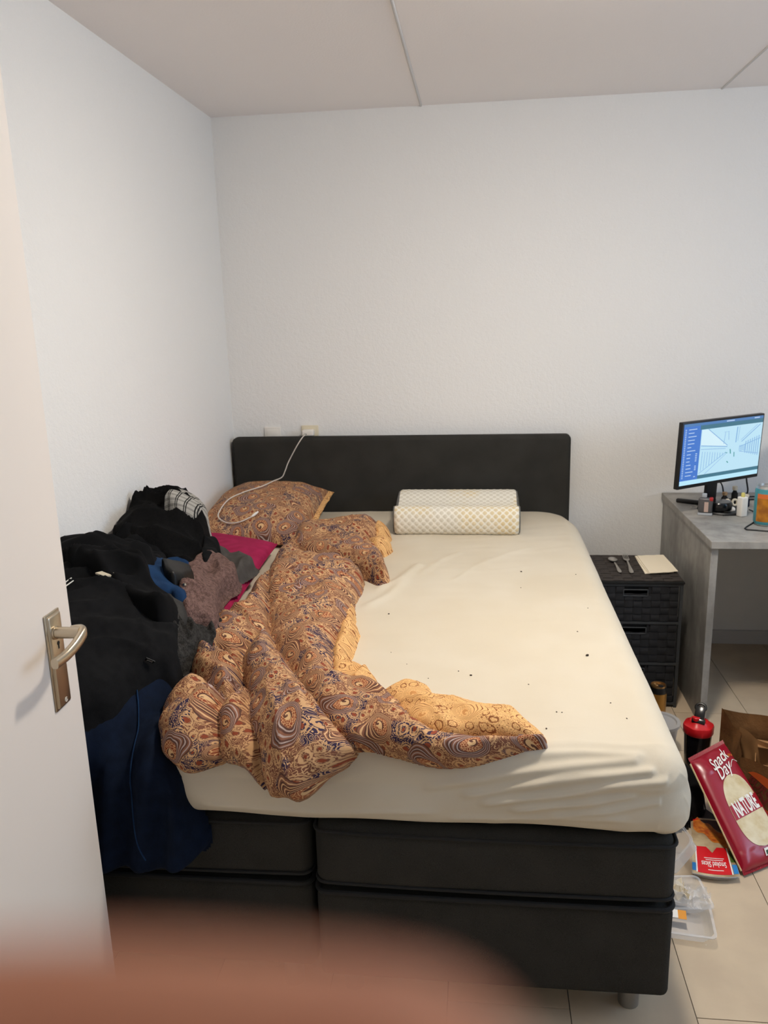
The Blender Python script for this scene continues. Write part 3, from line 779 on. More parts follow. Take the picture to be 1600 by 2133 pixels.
def on_surface(fn, pts, lift):
    pts = np.array(pts, float); B_, N_ = base_surface(pts[:, 0], pts[:, 1]); h = fn(pts[:, 0], pts[:, 1])+lift
    return B_+N_*h[:, None]
obj('side_seam', MB().tube(on_surface(trf, smooth_path([(-.79, 1.66), (-.765, 1.60), (-.76, 1.52), (-.75, 1.42), (-.73, 1.35)], 6), .020), .0016, 6), 'navy_denim', tro)

fluffy = [(-.80, 1.93), (-.79, 1.985), (-.785, 2.06), (-.75, 2.10), (-.71, 2.13), (-.70, 2.02), (-.72, 1.90), (-.74, 1.82), (-.775, 1.77), (-.81, 1.80)]
garment('blanket', 'ribbed fluffy charcoal blanket between the black shirt and the duvet', 'blanket',
        lay(fluffy, .014, .028, [(2.2, .020, .036, 6)], 21, .0045, .0045), 'charcoal_fleece')
greyc = [(-.93, 2.48), (-.90, 2.60), (-.865, 2.68), (-.80, 2.66), (-.768, 2.60), (-.775, 2.52), (-.80, 2.46), (-.808, 2.40), (-.802, 2.34), (-.81, 2.27), (-.82, 2.20), (-.85, 2.22), (-.88, 2.33)]
garment('sweater', 'plain grey sweater lying on the magenta cushion under a fleece', 'sweater',
        lay(greyc, .022, .016, [(1.9, .05, .022, 4)], 22, .005, .006, floor_fn=lambda a, b: np.maximum(heap(a, b), .075)), 'grey_jersey')
fleece = [(-.91, 2.32), (-.90, 2.43), (-.875, 2.52), (-.83, 2.525), (-.782, 2.445), (-.765, 2.375), (-.785, 2.322), (-.782, 2.251), (-.745, 2.141), (-.725, 2.063), (-.722, 2.01), (-.751, 1.99), (-.77, 1.965), (-.80, 1.99), (-.83, 2.08), (-.86, 2.18)]
garment('fleece_jacket', 'mauve brown fleece bunched beside the magenta cushion', 'jacket',
        lay(fleece, .034, .034, [(.5, .09, .055, 3), (2.0, .06, .020, 3)], 23, .004, .004, edge=.04, floor_fn=lambda a, b: np.maximum(heap(a, b), .08)), 'mauve_fleece')
tee = [(-.90, 1.955), (-.885, 2.03), (-.843, 2.05), (-.809, 2.035), (-.785, 2.02), (-.768, 1.995), (-.773, 1.90), (-.80, 1.895), (-.85, 1.90)]
garment('t_shirt', 'dark grey t-shirt folded below the navy jeans', 't-shirt', lay(tee, .034, .020, [(.4, .05, .014, 4)], 24, .005, .005), 'charcoal_jersey')
jeans = [(-.99, 2.08), (-.99, 2.30), (-.945, 2.37), (-.915, 2.37), (-.885, 2.33), (-.835, 2.18), (-.808, 2.081), (-.793, 2.036), (-.785, 1.99), (-.808, 1.985), (-.826, 2.0), (-.855, 1.965), (-.92, 1.97)]
jn = thing('jeans', 'folded navy jeans with a black belt in the clothes heap', 'jeans', (-.9, 2.2, ZT), 'clothes heaped on the bed')
obj('denim', lay(jeans, .046, .022, [(1.2, .06, .018, 4)], 25, .005, .005), 'navy_denim', jn, angle=180)
belt = [(-.885, 2.10), (-.868, 2.14), (-.862, 2.215), (-.848, 2.235), (-.818, 2.14), (-.816, 2.084), (-.824, 2.04), (-.85, 2.045)]
obj('belt', lay(belt, .082, .016, [], 26, .004, .004, edge=.01), 'leather_black', jn, angle=180)
obj('rivet', MB().lathe([(.0001, .006), (.004, .006), (.005, 0)], tuple(on_surface(heap, [(-.803, 2.045)], .078)[0]), 12), 'nickel', jn)
clump = [(-1.175, 2.28), (-1.175, 2.55), (-1.12, 2.48), (-1.075, 2.38), (-1.06, 2.25), (-1.05, 2.12), (-1.10, 2.14)]
garment('scarf', 'black scarf crumpled low against the wall', 'scarf', lay(clump, .012, .03, [(1.1, .04, .02, 3)], 27), 'black_jersey')
long_ = [(-1.175, 1.96), (-1.175, 2.30), (-1.10, 2.40), (-1.02, 2.41), (-.96, 2.33), (-.94, 2.20), (-.90, 2.05), (-.865, 1.97), (-.805, 1.965), (-.775, 1.91), (-.79, 1.845), (-.84, 1.85), (-.89, 1.875), (-.94, 1.89), (-1.0, 1.91), (-1.07, 1.94)]
garment('long_sleeved_top', 'black long-sleeved top twisted across the middle of the heap', 'top',
        lay(long_, .040, .040, [(.2, .06, .048, 4), (.8, .035, .022, 3)], 28, .005, .005), 'black_jersey')
sweat = [(-1.175, 2.38), (-1.175, 2.76), (-1.09, 2.82), (-1.0, 2.78), (-.95, 2.69), (-.915, 2.57), (-.895, 2.47), (-.89, 2.38), (-.92, 2.34), (-.985, 2.36), (-1.05, 2.34), (-1.12, 2.34)]
garment('wool_sweater', 'fluffy black wool sweater on top of the clothes heap', 'sweater',
        lay(sweat, .030, .045, [(.4, .07, .055, 3), (1.7, .04, .026, 3)], 29, .005, .005), 'black_wool')
plaid = [(-1.04, 2.54), (-1.035, 2.66), (-.985, 2.70), (-.94, 2.67), (-.93, 2.60), (-.95, 2.55), (-.99, 2.52)]
garment('plaid_shirt', 'grey plaid shirt peeping out behind the black wool sweater', 'shirt', lay(plaid, .088, .026, [(.3, .04, .010, 3)], 30, .0045, .0045), 'plaid_cloth')
sock = [(-.915, 2.53), (-.895, 2.58), (-.876, 2.575), (-.862, 2.515), (-.855, 2.428), (-.865, 2.38), (-.895, 2.45)]
garment('sock', 'small black sock hanging off the heap above the grey sweater', 'sock', lay(sock, .065, .022, [(.9, .03, .012, 3)], 31, .0045, .0045), 'black_jersey')
shirt = [(-1.175, 1.585), (-1.175, 2.12), (-1.07, 2.06), (-1.02, 1.98), (-.97, 1.945), (-.92, 1.935), (-.86, 1.955), (-.80, 1.965), (-.77, 1.92), (-.765, 1.86), (-.752, 1.82), (-.738, 1.785), (-.735, 1.745), (-.765, 1.728), (-.782, 1.70), (-.797, 1.655), (-.806, 1.62), (-.83, 1.60), (-.87, 1.585), (-.95, 1.578), (-1.06, 1.578)]
shr_ = thing('black_shirt', 'large black shirt spread over the front of the heap beside the door handle', 'shirt', (-.95, 1.8, ZT), 'clothes heaped on the bed')
shf = lambda a, b: np.maximum(heap(a, b), .012)+.030*np.clip((1.70-b)/.10, 0, 1)
SHIRT_W = [(.30, .085, .034, 5), (.9, .05, .016, 4), (2.2, .06, .012, 4)]
obj('body', lay(shirt, .032, .020, SHIRT_W, 32, .0055, .0055, floor_fn=shf), 'black_knit', shr_, angle=180)
for k in (0, .012):
    obj('stripe', MB().tube(on_surface(shf, [(-1.035+k, 1.775), (-1.028+k, 1.81), (-1.022+k, 1.85)], .068), .0016, 6), 'print_white', shr_)
q_ = on_surface(shf, [(-.975, 1.885), (-.96, 1.915), (-.94, 1.915), (-.935, 1.90), (-.95, 1.882)], .078)
obj('collar_patch', MB().add(list(q_)+list(q_-np.array((0, 0, .004))), [(0, 1, 2, 3, 4), (9, 8, 7, 6, 5)]+[(i, (i+1) % 5, 5+(i+1) % 5, 5+i) for i in range(5)]), 'label_cream', shr_, smooth=False)
# woven tag at the hem, its letters upside down
t0 = on_surface(shf, [(-.782, 1.712), (-.762, 1.722), (-.774, 1.735), (-.770, 1.700)], .062)
ea = (t0[1]-t0[0])/np.linalg.norm(t0[1]-t0[0]); eb = np.array((0, -.55, .83)); eb -= ea*eb.dot(ea); eb /= np.linalg.norm(eb); en = np.cross(ea, eb)
tc_ = t0[:2].mean(0)+np.array((0, -.012, .004))
tg = MB()
for k in (0, -.002):
    tg.v += [tuple(tc_+sa*.011*ea+sb_*.006*eb+k*en) for sa, sb_ in ((-1, -1), (1, -1), (1, 1), (-1, 1))]
tg.f = [(0, 1, 2, 3), (7, 6, 5, 4), (0, 4, 5, 1), (1, 5, 6, 2), (2, 6, 7, 3), (3, 7, 4, 0)]
tgo = obj('hem_tag', tg, 'leather_black', shr_, smooth=False)
obj('lettering', text_mb('paul', lambda a, b: tc_-a*.0085*ea-b*.0085*eb+.0006*en, .01), 'print_white', tgo, smooth=False)

# ------------------------------------------------------------------ crumbs on the sheet
plain('crumb_brown', (52, 40, 28), .9)
crumb_at = [(.157, 2.83, 1.4), (.348, 2.807, .9), (.146, 2.645, .8), (-.277, 2.375, 1.2), (-.05, 1.985, .8), (-.017, 1.96, 1.3), (-.127, 1.937, .7), (.128, 1.909, .8), (.295, 2.083, 2.0), (.184, 1.761, .8), (.196, 1.759, .7), (.154, 1.682, 1.0), (.289, 2.255, .8), (.344, 2.451, .8), (.34, 1.74, .8), (.315, 1.812, .8), (-.19, 2.02, .6), (-.24, 2.09, .6)]
cr0 = None
for i, (x, y, s_) in enumerate(crumb_at):
    if cr0 is None:
        mb = MB().lathe([(.0008, 0), (.0022, .0006), (.0026, .0014), (.0014, .0024), (.0003, .0026)], (0, 0, 0), 7)
        mb.v = [(p[0]*(1+.3*math.sin(p[1]*2000)), p[1]*.8, p[2]) for p in mb.v]
        o = cr0 = obj('crumb', mb, 'crumb_brown')
    else:
        o = cr0.copy(); COL.objects.link(o)
    o.location = (x, y, ZT+float(sheet_wrinkle(np.array([x]), np.array([y]))[0])); o.scale = (s_, s_, s_); o.rotation_euler = (0, 0, i*1.3)
    tag(o, 'tiny dark crumb lying on the cream sheet', 'crumb', 'crumbs scattered on the sheet')

# ------------------------------------------------------------------ sockets, charger
def socket(x0, x1, z0, z1, mat, label):
    t = thing('wall_socket', label, 'socket', ((x0+x1)/2, YB, (z0+z1)/2), 'sockets above the headboard')
    obj('cover_plate', MB().rbox(x0, x1, YB-.010, YB, z0, z1, .004, 2), mat, t)
    xc, zc_ = (x0+x1)/2, (z0+z1)/2
    a = np.linspace(0, 2*np.pi, 28, endpoint=False)
    obj('insert', MB().rbox(x0+.012, x1-.012, YB-.0125, YB-.009, z0+.012, z1-.012, .003, 2), mat, t)
    return t
socket(-1.028, -.948, 1.000, 1.079, 'white_plastic', 'white wall socket nearer the corner, above the headboard')
socket(-.845, -.762, 1.000, 1.085, 'ivory_plastic', 'ivory wall socket with a white charger plugged into it')
ch = thing('phone_charger', 'white phone charger plugged in above the headboard, its cable trailing onto the pillow', 'charger', (-.806, 3.79, 1.04))
body = obj('plug', MB().rbox(-.835, -.779, 3.778, 3.819, 1.039, 1.068, .006, 3), 'white_plastic', ch)
obj('usb_port', MB().rbox(-.822, -.812, 3.7765, 3.779, 1.046, 1.051, .0008, 1), 'dark_hole', body)
plain('cable_white', (214, 204, 192), .5)
cp_ = [(-.817, 3.775, 1.0485), (-.817, 3.752, 1.047), (-.826, 3.732, 1.036), (-.853, 3.722, .995), (-.893, 3.716, .925), (-.905, 3.690, .888), (-.900, 3.60, .876), (-.917, 3.50, .878), (-.947, 3.42, .872), (-1.017, 3.355, .858), (-1.067, 3.30, .838), (-1.080, 3.21, .808), (-1.066, 3.160, .792), (-1.020, 3.130, .780), (-.970, 3.133, .784), (-.926, 3.160, .800)]
obj('cable', MB().tube(smooth_path(cp_, 8), .0026, 8), 'cable_white', ch)
obj('connector', MB().tube([(-.926, 3.160, .800), (-.921, 3.168, .803), (-.912, 3.184, .809)], [.0032, .0055, .0055], 10).tube([(-.912, 3.184, .809), (-.908, 3.192, .812)], .0038, 8), 'white_plastic', ch)

# ------------------------------------------------------------------ woven chest of drawers
m = plain('strap_black', (38, 38, 40), .8, spec=.25); v = m.coord('Object'); m.bump(m.noise(v, 900, 2), .4, .001)
m = plain('strap_brown', (58, 52, 48), .8, spec=.25); v = m.coord('Object'); m.bump(m.noise(v, 900, 2), .4, .001)
plain('frame_black', (58, 60, 62), .55, spec=.3)
plain('inside_black', (9, 9, 9), .9)
KX0, KX1, KY0, KY1, KZ = .462, .807, 3.139, 3.492, .546
ck = thing('chest_of_drawers', 'low black chest with three woven strap drawers beside the bed', 'chest of drawers', ((KX0+KX1)/2, (KY0+KY1)/2, 0))
f_ = MB(); t_ = .012
for x in (KX0, KX1-t_):
    for y in (KY0, KY1-t_): f_.box(x, x+t_, y, y+t_, 0, KZ-.012)
for z in (.012, .186, .362, KZ-.024):
    f_.box(KX0+t_, KX1-t_, KY0, KY0+.010, z, z+.009).box(KX0, KX0+.010, KY0+t_, KY1-t_, z, z+.009).box(KX1-.010, KX1, KY0+t_, KY1-t_, z, z+.009)
obj('frame', f_, 'frame_black', ck, smooth=False)
def strap(p0, p1, w, wdir, out, ncell, phase, amp=.0034, th=.0012, lift=0.0):
    """flat strap from p0 to p1 that waves over and under ncell crossings"""
    p0, p1, wdir, out = map(lambda q: np.array(q, float), (p0, p1, wdir, out)); k = ncell*4+1; P = []
    for i in range(k):
        t = i/(k-1); s_ = math.sin((t*ncell+phase)*math.pi); s_ = math.copysign(abs(s_)**.5, s_)
        c = p0+(p1-p0)*t+out*(amp*s_+lift)
        P.append([c-wdir*w/2, c+wdir*w/2, c+wdir*w/2-out*th, c-wdir*w/2-out*th])
    mb = MB().grid(np.array(P), closed_v=True); mb.f += [(0, 1, 2, 3), tuple(len(P)*4-4+i for i in range(4))]; return mb
tp = obj('top_panel', MB().rbox(KX0-.004, KX1+.004, KY0-.006, KY1+.004, KZ-.014, KZ-.005, .003, 2), 'inside_black', ck)
NX, NY = 9, 12
for j in range(NY):
    y = KY0+.004+(j+.5)*(KY1-KY0-.006)/NY
    obj('strap', strap((KX0, y, KZ-.0025), (KX1, y, KZ-.0025), (KY1-KY0)/NY*.86, (0, 1, 0), (0, 0, 1), NX, j % 2, .0014, .0008), 'strap_brown', tp)
for i in range(NX):
    x = KX0+(i+.5)*(KX1-KX0)/NX
    obj('strap', strap((x, KY0, KZ-.0025), (x, KY1, KZ-.0025), (KX1-KX0)/NX*.90, (1, 0, 0), (0, 0, 1), NY, (i+1) % 2, .0014, .0008), 'strap_brown', tp)
for d, (z0, z1) in enumerate(((.022, .184), (.197, .360), (.373, .520))):
    x0, x1 = KX0+.016, KX1-.016
    dm = MB().box(x0, x1, KY0+.010, KY1-.016, z0, z0+.006).box(x0, x0+.005, KY0+.010, KY1-.016, z0, z1).box(x1-.005, x1, KY0+.010, KY1-.016, z0, z1).box(x0, x1, KY1-.022, KY1-.016, z0, z1)
    xm = (x0+x1)/2-.010; hw, hz0, hz1 = .047, z1-.040, z1-.014
    dm.box(x0, xm-hw, KY0+.008, KY0+.013, z0, z1).box(xm+hw, x1, KY0+.008, KY0+.013, z0, z1).box(xm-hw, xm+hw, KY0+.008, KY0+.013, z0, hz0).box(xm-hw, xm+hw, KY0+.008, KY0+.013, hz1, z1)
    do = obj('drawer', dm, 'inside_black', ck, smooth=False)
    CX, CZ = 9, 5
    cw, chh = (x1-x0)/CX, (z1-z0)/CZ
    for i in range(CX):
        x = x0+(i+.5)*cw; ztop = hz0 if abs(x-xm) < hw+.004 else z1
        nc = CZ if ztop == z1 else CZ-1
        obj('strap', strap((x, KY0+.004, z0), (x, KY0+.004, ztop), cw*.90, (1, 0, 0), (0, -1, 0), nc, i % 2), 'strap_black', do)
    for j in range(CZ):
        z = z0+(j+.5)*chh
        if j < CZ-1:
            obj('strap', strap((x0, KY0+.004, z), (x1, KY0+.004, z), chh*.90, (0, 0, 1), (0, -1, 0), CX, (j+1) % 2), 'strap_black', do)
        else:
            obj('strap', strap((x0, KY0+.004, z), (xm-hw-.003, KY0+.004, z), chh*.90, (0, 0, 1), (0, -1, 0), 3, (j+1) % 2), 'strap_black', do)
            obj('strap', strap((xm+hw+.003, KY0+.004, z), (x1, KY0+.004, z), chh*.90, (0, 0, 1), (0, -1, 0), 3, (j+1) % 2), 'strap_black', do)
    hm = MB()
    q = [(xm-hw, hz0), (xm+hw, hz0), (xm+hw, hz1), (xm-hw, hz1)]
    for a, b_ in ((0, 1), (1, 2), (2, 3), (3, 0)):
        hm.tube([(q[a][0], KY0+.002, q[a][1]), (q[b_][0], KY0+.002, q[b_][1])], .0026, 8)
    obj('handle_slot', hm, 'frame_black', do)

# spoon, fork, napkins on the chest
m = plain('cutlery_steel', (178, 174, 168), .32, metal=1.0)
ZK = KZ+.0005
def cutlery(pts, wid, lift, thick=.0016):
    pts = np.array(pts, float); k = len(pts); T = np.gradient(pts, axis=0); T /= np.linalg.norm(T, axis=1)[:, None]; Nn = np.stack([-T[:, 1], T[:, 0]], 1)
    P = []
    for i in range(k):
        w = wid[i]; z = ZK+lift[i]
        L, R2 = pts[i]+Nn[i]*w, pts[i]-Nn[i]*w
        P.append([(*L, z+.0012), (*(pts[i]+Nn[i]*w*.5), z), (*pts[i], z-.0004), (*(pts[i]-Nn[i]*w*.5), z), (*R2, z+.0012), (*R2, z+.0012+thick), (*(pts[i]-Nn[i]*w*.5), z+thick), (*pts[i], z+thick-.0004), (*(pts[i]+Nn[i]*w*.5), z+thick), (*L, z+.0012+thick)])
    mb = MB().grid(np.array(P), closed_v=True); mb.f += [tuple(range(10)), tuple((k-1)*10+i for i in range(10))]; return mb
sp0, sp1 = np.array((.577, 3.232)), np.array((.573, 3.40))
sp = thing('spoon', 'steel spoon lying on the woven chest, left of the fork', 'spoon', (.575, 3.3, KZ), 'cutlery on the chest')
t = np.linspace(0, 1, 14); pts = sp0+(sp1-sp0)*t[:, None]*.72
obj('handle', cutlery(pts, np.interp(t, [0, .1, .5, 1], [.006, .0085, .005, .0032]), np.interp(t, [0, .5, 1], [.001, .004, .006])), 'cutlery_steel', sp)
bw = MB(); c = sp1; P = []
for r in np.linspace(0, 1, 8):
    P.append([(c[0]+.019*r*math.cos(a), c[1]+.030*r*math.sin(a)-.005, ZK+.0015+.007*r**2.2) for a in np.linspace(0, 2*np.pi, 28, endpoint=False)])
bw.grid(np.array(P), closed_v=True); P2 = np.array(P); P2[..., 2] -= .0012; bw.grid(P2[::-1], closed_v=True)
obj('bowl', bw, 'cutlery_steel', sp)
fk = thing('fork', 'steel fork lying beside the white napkins on the chest', 'fork', (.63, 3.35, KZ), 'cutlery on the chest')
f0, f1 = np.array((.622, 3.225)), np.array((.636, 3.475))
t = np.linspace(0, 1, 14); pts = f0+(f1-f0)*t[:, None]*.60
obj('handle', cutlery(pts, np.interp(t, [0, .1, .5, 1], [.007, .0095, .005, .0034]), np.interp(t, [0, .5, 1], [.001, .004, .005])), 'cutlery_steel', fk)
t = np.linspace(0, 1, 8); pts = f0+(f1-f0)*(.60+.16*t[:, None])
hd = obj('head', cutlery(pts, np.interp(t, [0, .4, 1], [.0034, .011, .0125]), np.interp(t, [0, 1], [.005, .003])), 'cutlery_steel', fk)
for k in (-1.5, -.5, .5, 1.5):
    q0 = f0+(f1-f0)*.755; q1 = f0+(f1-f0)*1.0; s_ = np.array((1, -.05))*k*.0066
    obj('tine', MB().tube([(*(q0+s_), ZK+.004), (*(q0*.5+q1*.5+s_), ZK+.0045), (*(q1+s_), ZK+.007)], [.0021, .0019, .0011], 8), 'cutlery_steel', hd)
m = plain('paper_napkin', (240, 228, 204), .95, spec=.1); v = m.coord('Object'); m.bump(m.noise(v, 300, 2), .2, .001)
nq = [np.array(q) for q in ((.690, 3.212), (.806, 3.236), (.798, 3.468), (.686, 3.455))]
for k in range(3):
    mb = MB(); ng = 9; P = np.zeros((ng, ng, 3))
    ang = (-.03, .025, 0)[k]; cc = sum(nq)/4
    for i in range(ng):
        for j in range(ng):
            a, b_ = i/(ng-1), j/(ng-1); p = (1-a)*(1-b_)*nq[0]+a*(1-b_)*nq[1]+a*b_*nq[2]+(1-a)*b_*nq[3]-cc
            p = np.array((p[0]*math.cos(ang)-p[1]*math.sin(ang), p[0]*math.sin(ang)+p[1]*math.cos(ang)))+cc+np.array((-.006, .004))*(2-k)
            P[i, j] = (*p, KZ+.0014+k*.003+.003*max(0, a-.7)*k*(1 if b_ < .4 else .3)+.0006*math.sin(i*2+j))
    lo = P.copy(); lo[..., 2] -= .0016
    mb.grid(P).grid(lo[:, ::-1])
    n9 = ng
    rim_i = [i*n9 for i in range(n9)]+[(n9-1)*n9+j for j in range(1, n9)]+[i*n9+n9-1 for i in range(n9-2, -1, -1)]+[j for j in range(n9-2, 0, -1)]
    def low(i): return n9*n9+(i//n9)*n9+(n9-1-i % n9)
    for a, b_ in zip(rim_i, rim_i[1:]+rim_i[:1]): mb.f.append((a, b_, low(b_), low(a)))
    single('napkin', mb, 'paper_napkin', ('white paper napkin at the bottom of the pile on the chest', 'white paper napkin in the middle of the pile on the chest', 'white paper napkin on top of the pile on the chest')[k], 'napkin', 'napkins stacked on the chest')

# ------------------------------------------------------------------ desk
m = plain('concrete_laminate', (150, 146, 139), .5, spec=.35)
v = m.coord('Object'); a = m.noise(v, 5, 6, .65); c = m.noise(m.coord('Object', (1, 1, .35)), 16, 5, .6)
m.color(m.mix((a*.6+c*.4).step(.36, .64), (128, 124, 118), (166, 162, 155)))
DZ = .75
dk = thing('desk', 'grey concrete-look desk in the corner behind the chest', 'desk', (1.4, 3.4, 0))
obj('desktop', MB().rbox(.856, 2.26, 2.985, 3.822, DZ-.028, DZ, .0015, 1), 'concrete_laminate', dk)
obj('side_panel', MB().rbox(.862, .888, 3.002, 3.815, 0, DZ-.029, .0012, 1), 'concrete_laminate', dk)
obj('side_panel', MB().rbox(2.225, 2.251, 3.002, 3.815, 0, DZ-.029, .0012, 1), 'concrete_laminate', dk)

obj('added_light_blocker', MB().rbox(1.46, 2.222, 3.03, 3.80, .03, DZ-.03, .0012, 1), 'concrete_laminate', dk)  # unseen pedestal, added to keep light out from under the desk
for k in range(3):  # drawer faces and pulls dressing the added pedestal
    z0 = .05+.222*k
    blk_front = obj('added_blocker_front', MB().rbox(1.465, 2.217, 3.012, 3.029, z0, z0+.215, .0015, 1), 'concrete_laminate', dk)
    obj('added_blocker_pull', MB().tube([(1.78, 3.012, z0+.16), (1.78, 2.99, z0+.16), (1.90, 2.99, z0+.16), (1.90, 3.012, z0+.16)], .005, 8), 'nickel', blk_front)

# monitor
plain('black_plastic', (16, 16, 17), .45)
plain('black_gloss', (10, 10, 11), .2)
def glow(name, c, k=1.0):
    m = plain(name, (5, 5, 5), .3); m.b.inputs['Emission Color'].default_value = (*lin(c), 1); m.b.inputs['Emission Strength'].default_value = k; return m
SK = 1.05
glow('screen_side', (72, 122, 205), SK); glow('screen_top', (84, 128, 182), SK); glow('screen_bar', (70, 118, 138), SK); glow('screen_picture', (190, 228, 246), SK)
glow('screen_task', (186, 232, 250), SK); glow('screen_text', (190, 214, 244), SK); glow('screen_sketch', (132, 178, 222), SK); glow('screen_pale', (214, 240, 250), SK); glow('screen_accent', (60, 150, 150), SK); glow('screen_deep', (84, 130, 190), SK)
MC = np.array((1.009, 3.464, 1.006)); yaw = .60; MW, MH = .484, .276
mr = np.array((math.cos(yaw), math.sin(yaw), 0)); mn_ = np.array((math.sin(yaw), -math.cos(yaw), 0)); tl = -.04
mu = np.array((0, 0, 1))*math.cos(tl)-mn_*math.sin(tl); mnf = np.cross(mr, mu); mnf = mnf if mnf.dot(mn_) > 0 else -mnf
Mm = Matrix(((mr[0], -mnf[0], mu[0], MC[0]), (mr[1], -mnf[1], mu[1], MC[1]), (mr[2], -mnf[2], mu[2], MC[2]), (0, 0, 0, 1)))   # local x right, y away from viewer, z up
mon = thing('monitor', 'black computer monitor on the desk showing a pale street picture', 'monitor', (MC[0], MC[1], DZ))
obj('casing', MB().rbox(-MW/2, MW/2, 0, .022, -MH/2, MH/2, .003, 2).rbox(-.15, .15, .020, .05, -.09, .09, .012, 3).xf(Mm), 'black_plastic', mon)
bz = .0075; sw, shh = MW/2-bz, MH/2-bz
def sq(x0, x1, z0, z1, d):
    """rectangle on the screen, 0..1 from the lower left"""
    X = lambda t: -sw+2*sw*t
    Z = lambda t: (-shh-.0+.008)+(2*shh-.008)*t
    return MB().add([(X(x0), -d, Z(z0)), (X(x1), -d, Z(z0)), (X(x1), -d, Z(z1)), (X(x0), -d, Z(z1))], [(0, 1, 2, 3)]).xf(Mm)
def poly_sq(pts, d):
    X = lambda t: -sw+2*sw*t
    Z = lambda t: (-shh+.008)+(2*shh-.008)*t
    return MB().add([(X(x), -d, Z(z)) for x, z in pts], [tuple(range(len(pts)))]).xf(Mm)
scr = obj('screen', sq(0, 1, 0, 1, .0004), 'screen_side', mon, smooth=False)
obj('window_title', sq(.20, 1, .885, .955, .0007), 'screen_bar', scr, smooth=False)
obj('menu_bar', sq(0, 1, .955, 1, .0007), 'screen_top', scr, smooth=False)
obj('picture', sq(.215, 1, .135, .885, .0008), 'screen_picture', scr, smooth=False)
obj('status_bar', sq(.215, 1, .075, .135, .0008), 'screen_bar', scr, smooth=False)
obj('task_bar', sq(0, 1, 0, .075, .0008), 'screen_task', scr, smooth=False)
tx = MB(); rng = np.random.RandomState(4)
for k in range(28):
    z = .90-k*.029
    for x0 in ((.018,) if k % 2 else (.018, .06)):
        w_ = .016 if x0 < .03 else (.03+.07*rng.rand())
        q = sq(x0, x0+w_, z, z+.012, .0010); tx.add(q.v, q.f)
    if k > 12 and rng.rand() > .4:
        q = sq(.165, .185, z, z+.014, .0010); tx.add(q.v, q.f)
q = sq(.52, .62, .968, .985, .0010); tx.add(q.v, q.f)
q = sq(.88, .95, .968, .985, .0010); tx.add(q.v, q.f)
obj('interface_marks', tx, 'screen_text', scr, smooth=False)['kind'] = 'stuff'
vx, vz = .62, .47
obj('pale_wall', poly_sq([(.225, .875), (.30, .875), (.56, .56), (.225, .62)], .0009), 'screen_pale', scr, smooth=False)
sk = MB()
def stroke(a, b_, w):
    a, b_ = np.array(a), np.array(b_); n_2 = np.array((-(b_-a)[1], (b_-a)[0])); n_2 = n_2/np.linalg.norm(n_2)*w*.5
    q = poly_sq([a-n_2, b_-n_2, b_+n_2, a+n_2], .0011); sk.add(q.v, q.f)
for a, b_, w in [((.30, .88), (.56, .57), .010), ((.225, .62), (.56, .55), .014), ((.225, .56), (.54, .52), .008), ((.97, .86), (.74, .60), .012), ((.93, .86), (.73, .63), .006), ((.99, .62), (.72, .52), .010), ((.67, .86), (.665, .60), .012), ((.70, .86), (.69, .62), .005), ((.52, .80), (.51, .60), .006), ((.56, .80), (.57, .66), .006), ((.50, .80), (.57, .80), .004),
                 ((.225, .16), (.55, .46), .008), ((.30, .14), (.56, .44), .006), ((.98, .36), (.72, .44), .008)]: stroke(a, b_, w)
for k in range(9): stroke((.25+.032*k, .52-.008*k), (.245+.033*k, .20+.026*k), .006)
for k in range(7): stroke((.80+.028*k, .60+.012*k), (.80+.028*k, .40-.012*k), .010)
for k in range(6): stroke((.72+.014*k, .54), (.72+.014*k, .45-.01*(k % 3)), .006)
obj('street_sketch', sk, 'screen_sketch', scr, smooth=False)['kind'] = 'stuff'
sk = MB()
for a, b_, w in [((.60, .50), (.61, .42), .012), ((.655, .44), (.66, .36), .010), ((.54, .45), (.57, .44), .010), ((.57, .30), (.59, .27), .012)]: stroke(a, b_, w)
obj('street_figures', sk, 'screen_accent', scr, smooth=False)['kind'] = 'stuff'
nb = np.array((.985, 3.50))
obj('stand_neck', MB().rbox(-.032, .032, .030, .045, -.24, -.02, .003, 2).xf(Mm), 'black_plastic', mon)
obj('stand_base', MB().lathe([(.0001, 0), (.098, 0), (.10, .004), (.096, .010), (.0001, .013)], (1.030, 3.475, DZ), 40, cap=False), 'black_plastic', mon)
single('round_speaker', MB().lathe([(.0001, 0), (.046, 0), (.05, .006), (.05, .028), (.044, .036), (.0001, .037)], (1.006, 3.435, DZ+.0135), 36, cap=False), 'black_gloss', 'round black puck speaker on the monitor foot', 'speaker')

# things on the desk
single('remote_control', MB().rbox(-.011, .011, -.055, .055, 0, .018, .006, 3).xf(Matrix.Translation((.925, 3.60, DZ)) @ Matrix.Rotation(math.radians(60), 4, 'Z')), 'black_plastic', 'small black remote lying at the left edge of the desk', 'remote')
plain('smoke_plastic', (84, 82, 82), .3); plain('clear_tip', (176, 180, 184), .2); plain('red_plastic', (178, 34, 34), .4); plain('print_pale', (196, 170, 156), .6)
vb = thing('grey_bottle', 'squat dark grey bottle with a clear nozzle and red corner', 'bottle', (.938, 3.392, DZ))
Mv = Matrix.Translation((.938, 3.392, DZ)) @ Matrix.Rotation(math.radians(-18), 4, 'Z')
obj('body', MB().rbox(-.028, .028, -.014, .014, .010, .074, .008, 3).xf(Mv), 'smoke_plastic', vb)
obj('foot', MB().rbox(-.029, .029, -.015, .015, 0, .011, .004, 2).xf(Mv), 'clear_tip', vb)
obj('nozzle', MB().rbox(-.016, .004, -.007, .007, .074, .092, .004, 2).xf(Mv), 'clear_tip', vb)
obj('corner', MB().rbox(.014, .0290, -.0148, .012, .062, .0755, .004, 2).xf(Mv), 'red_plastic', vb)
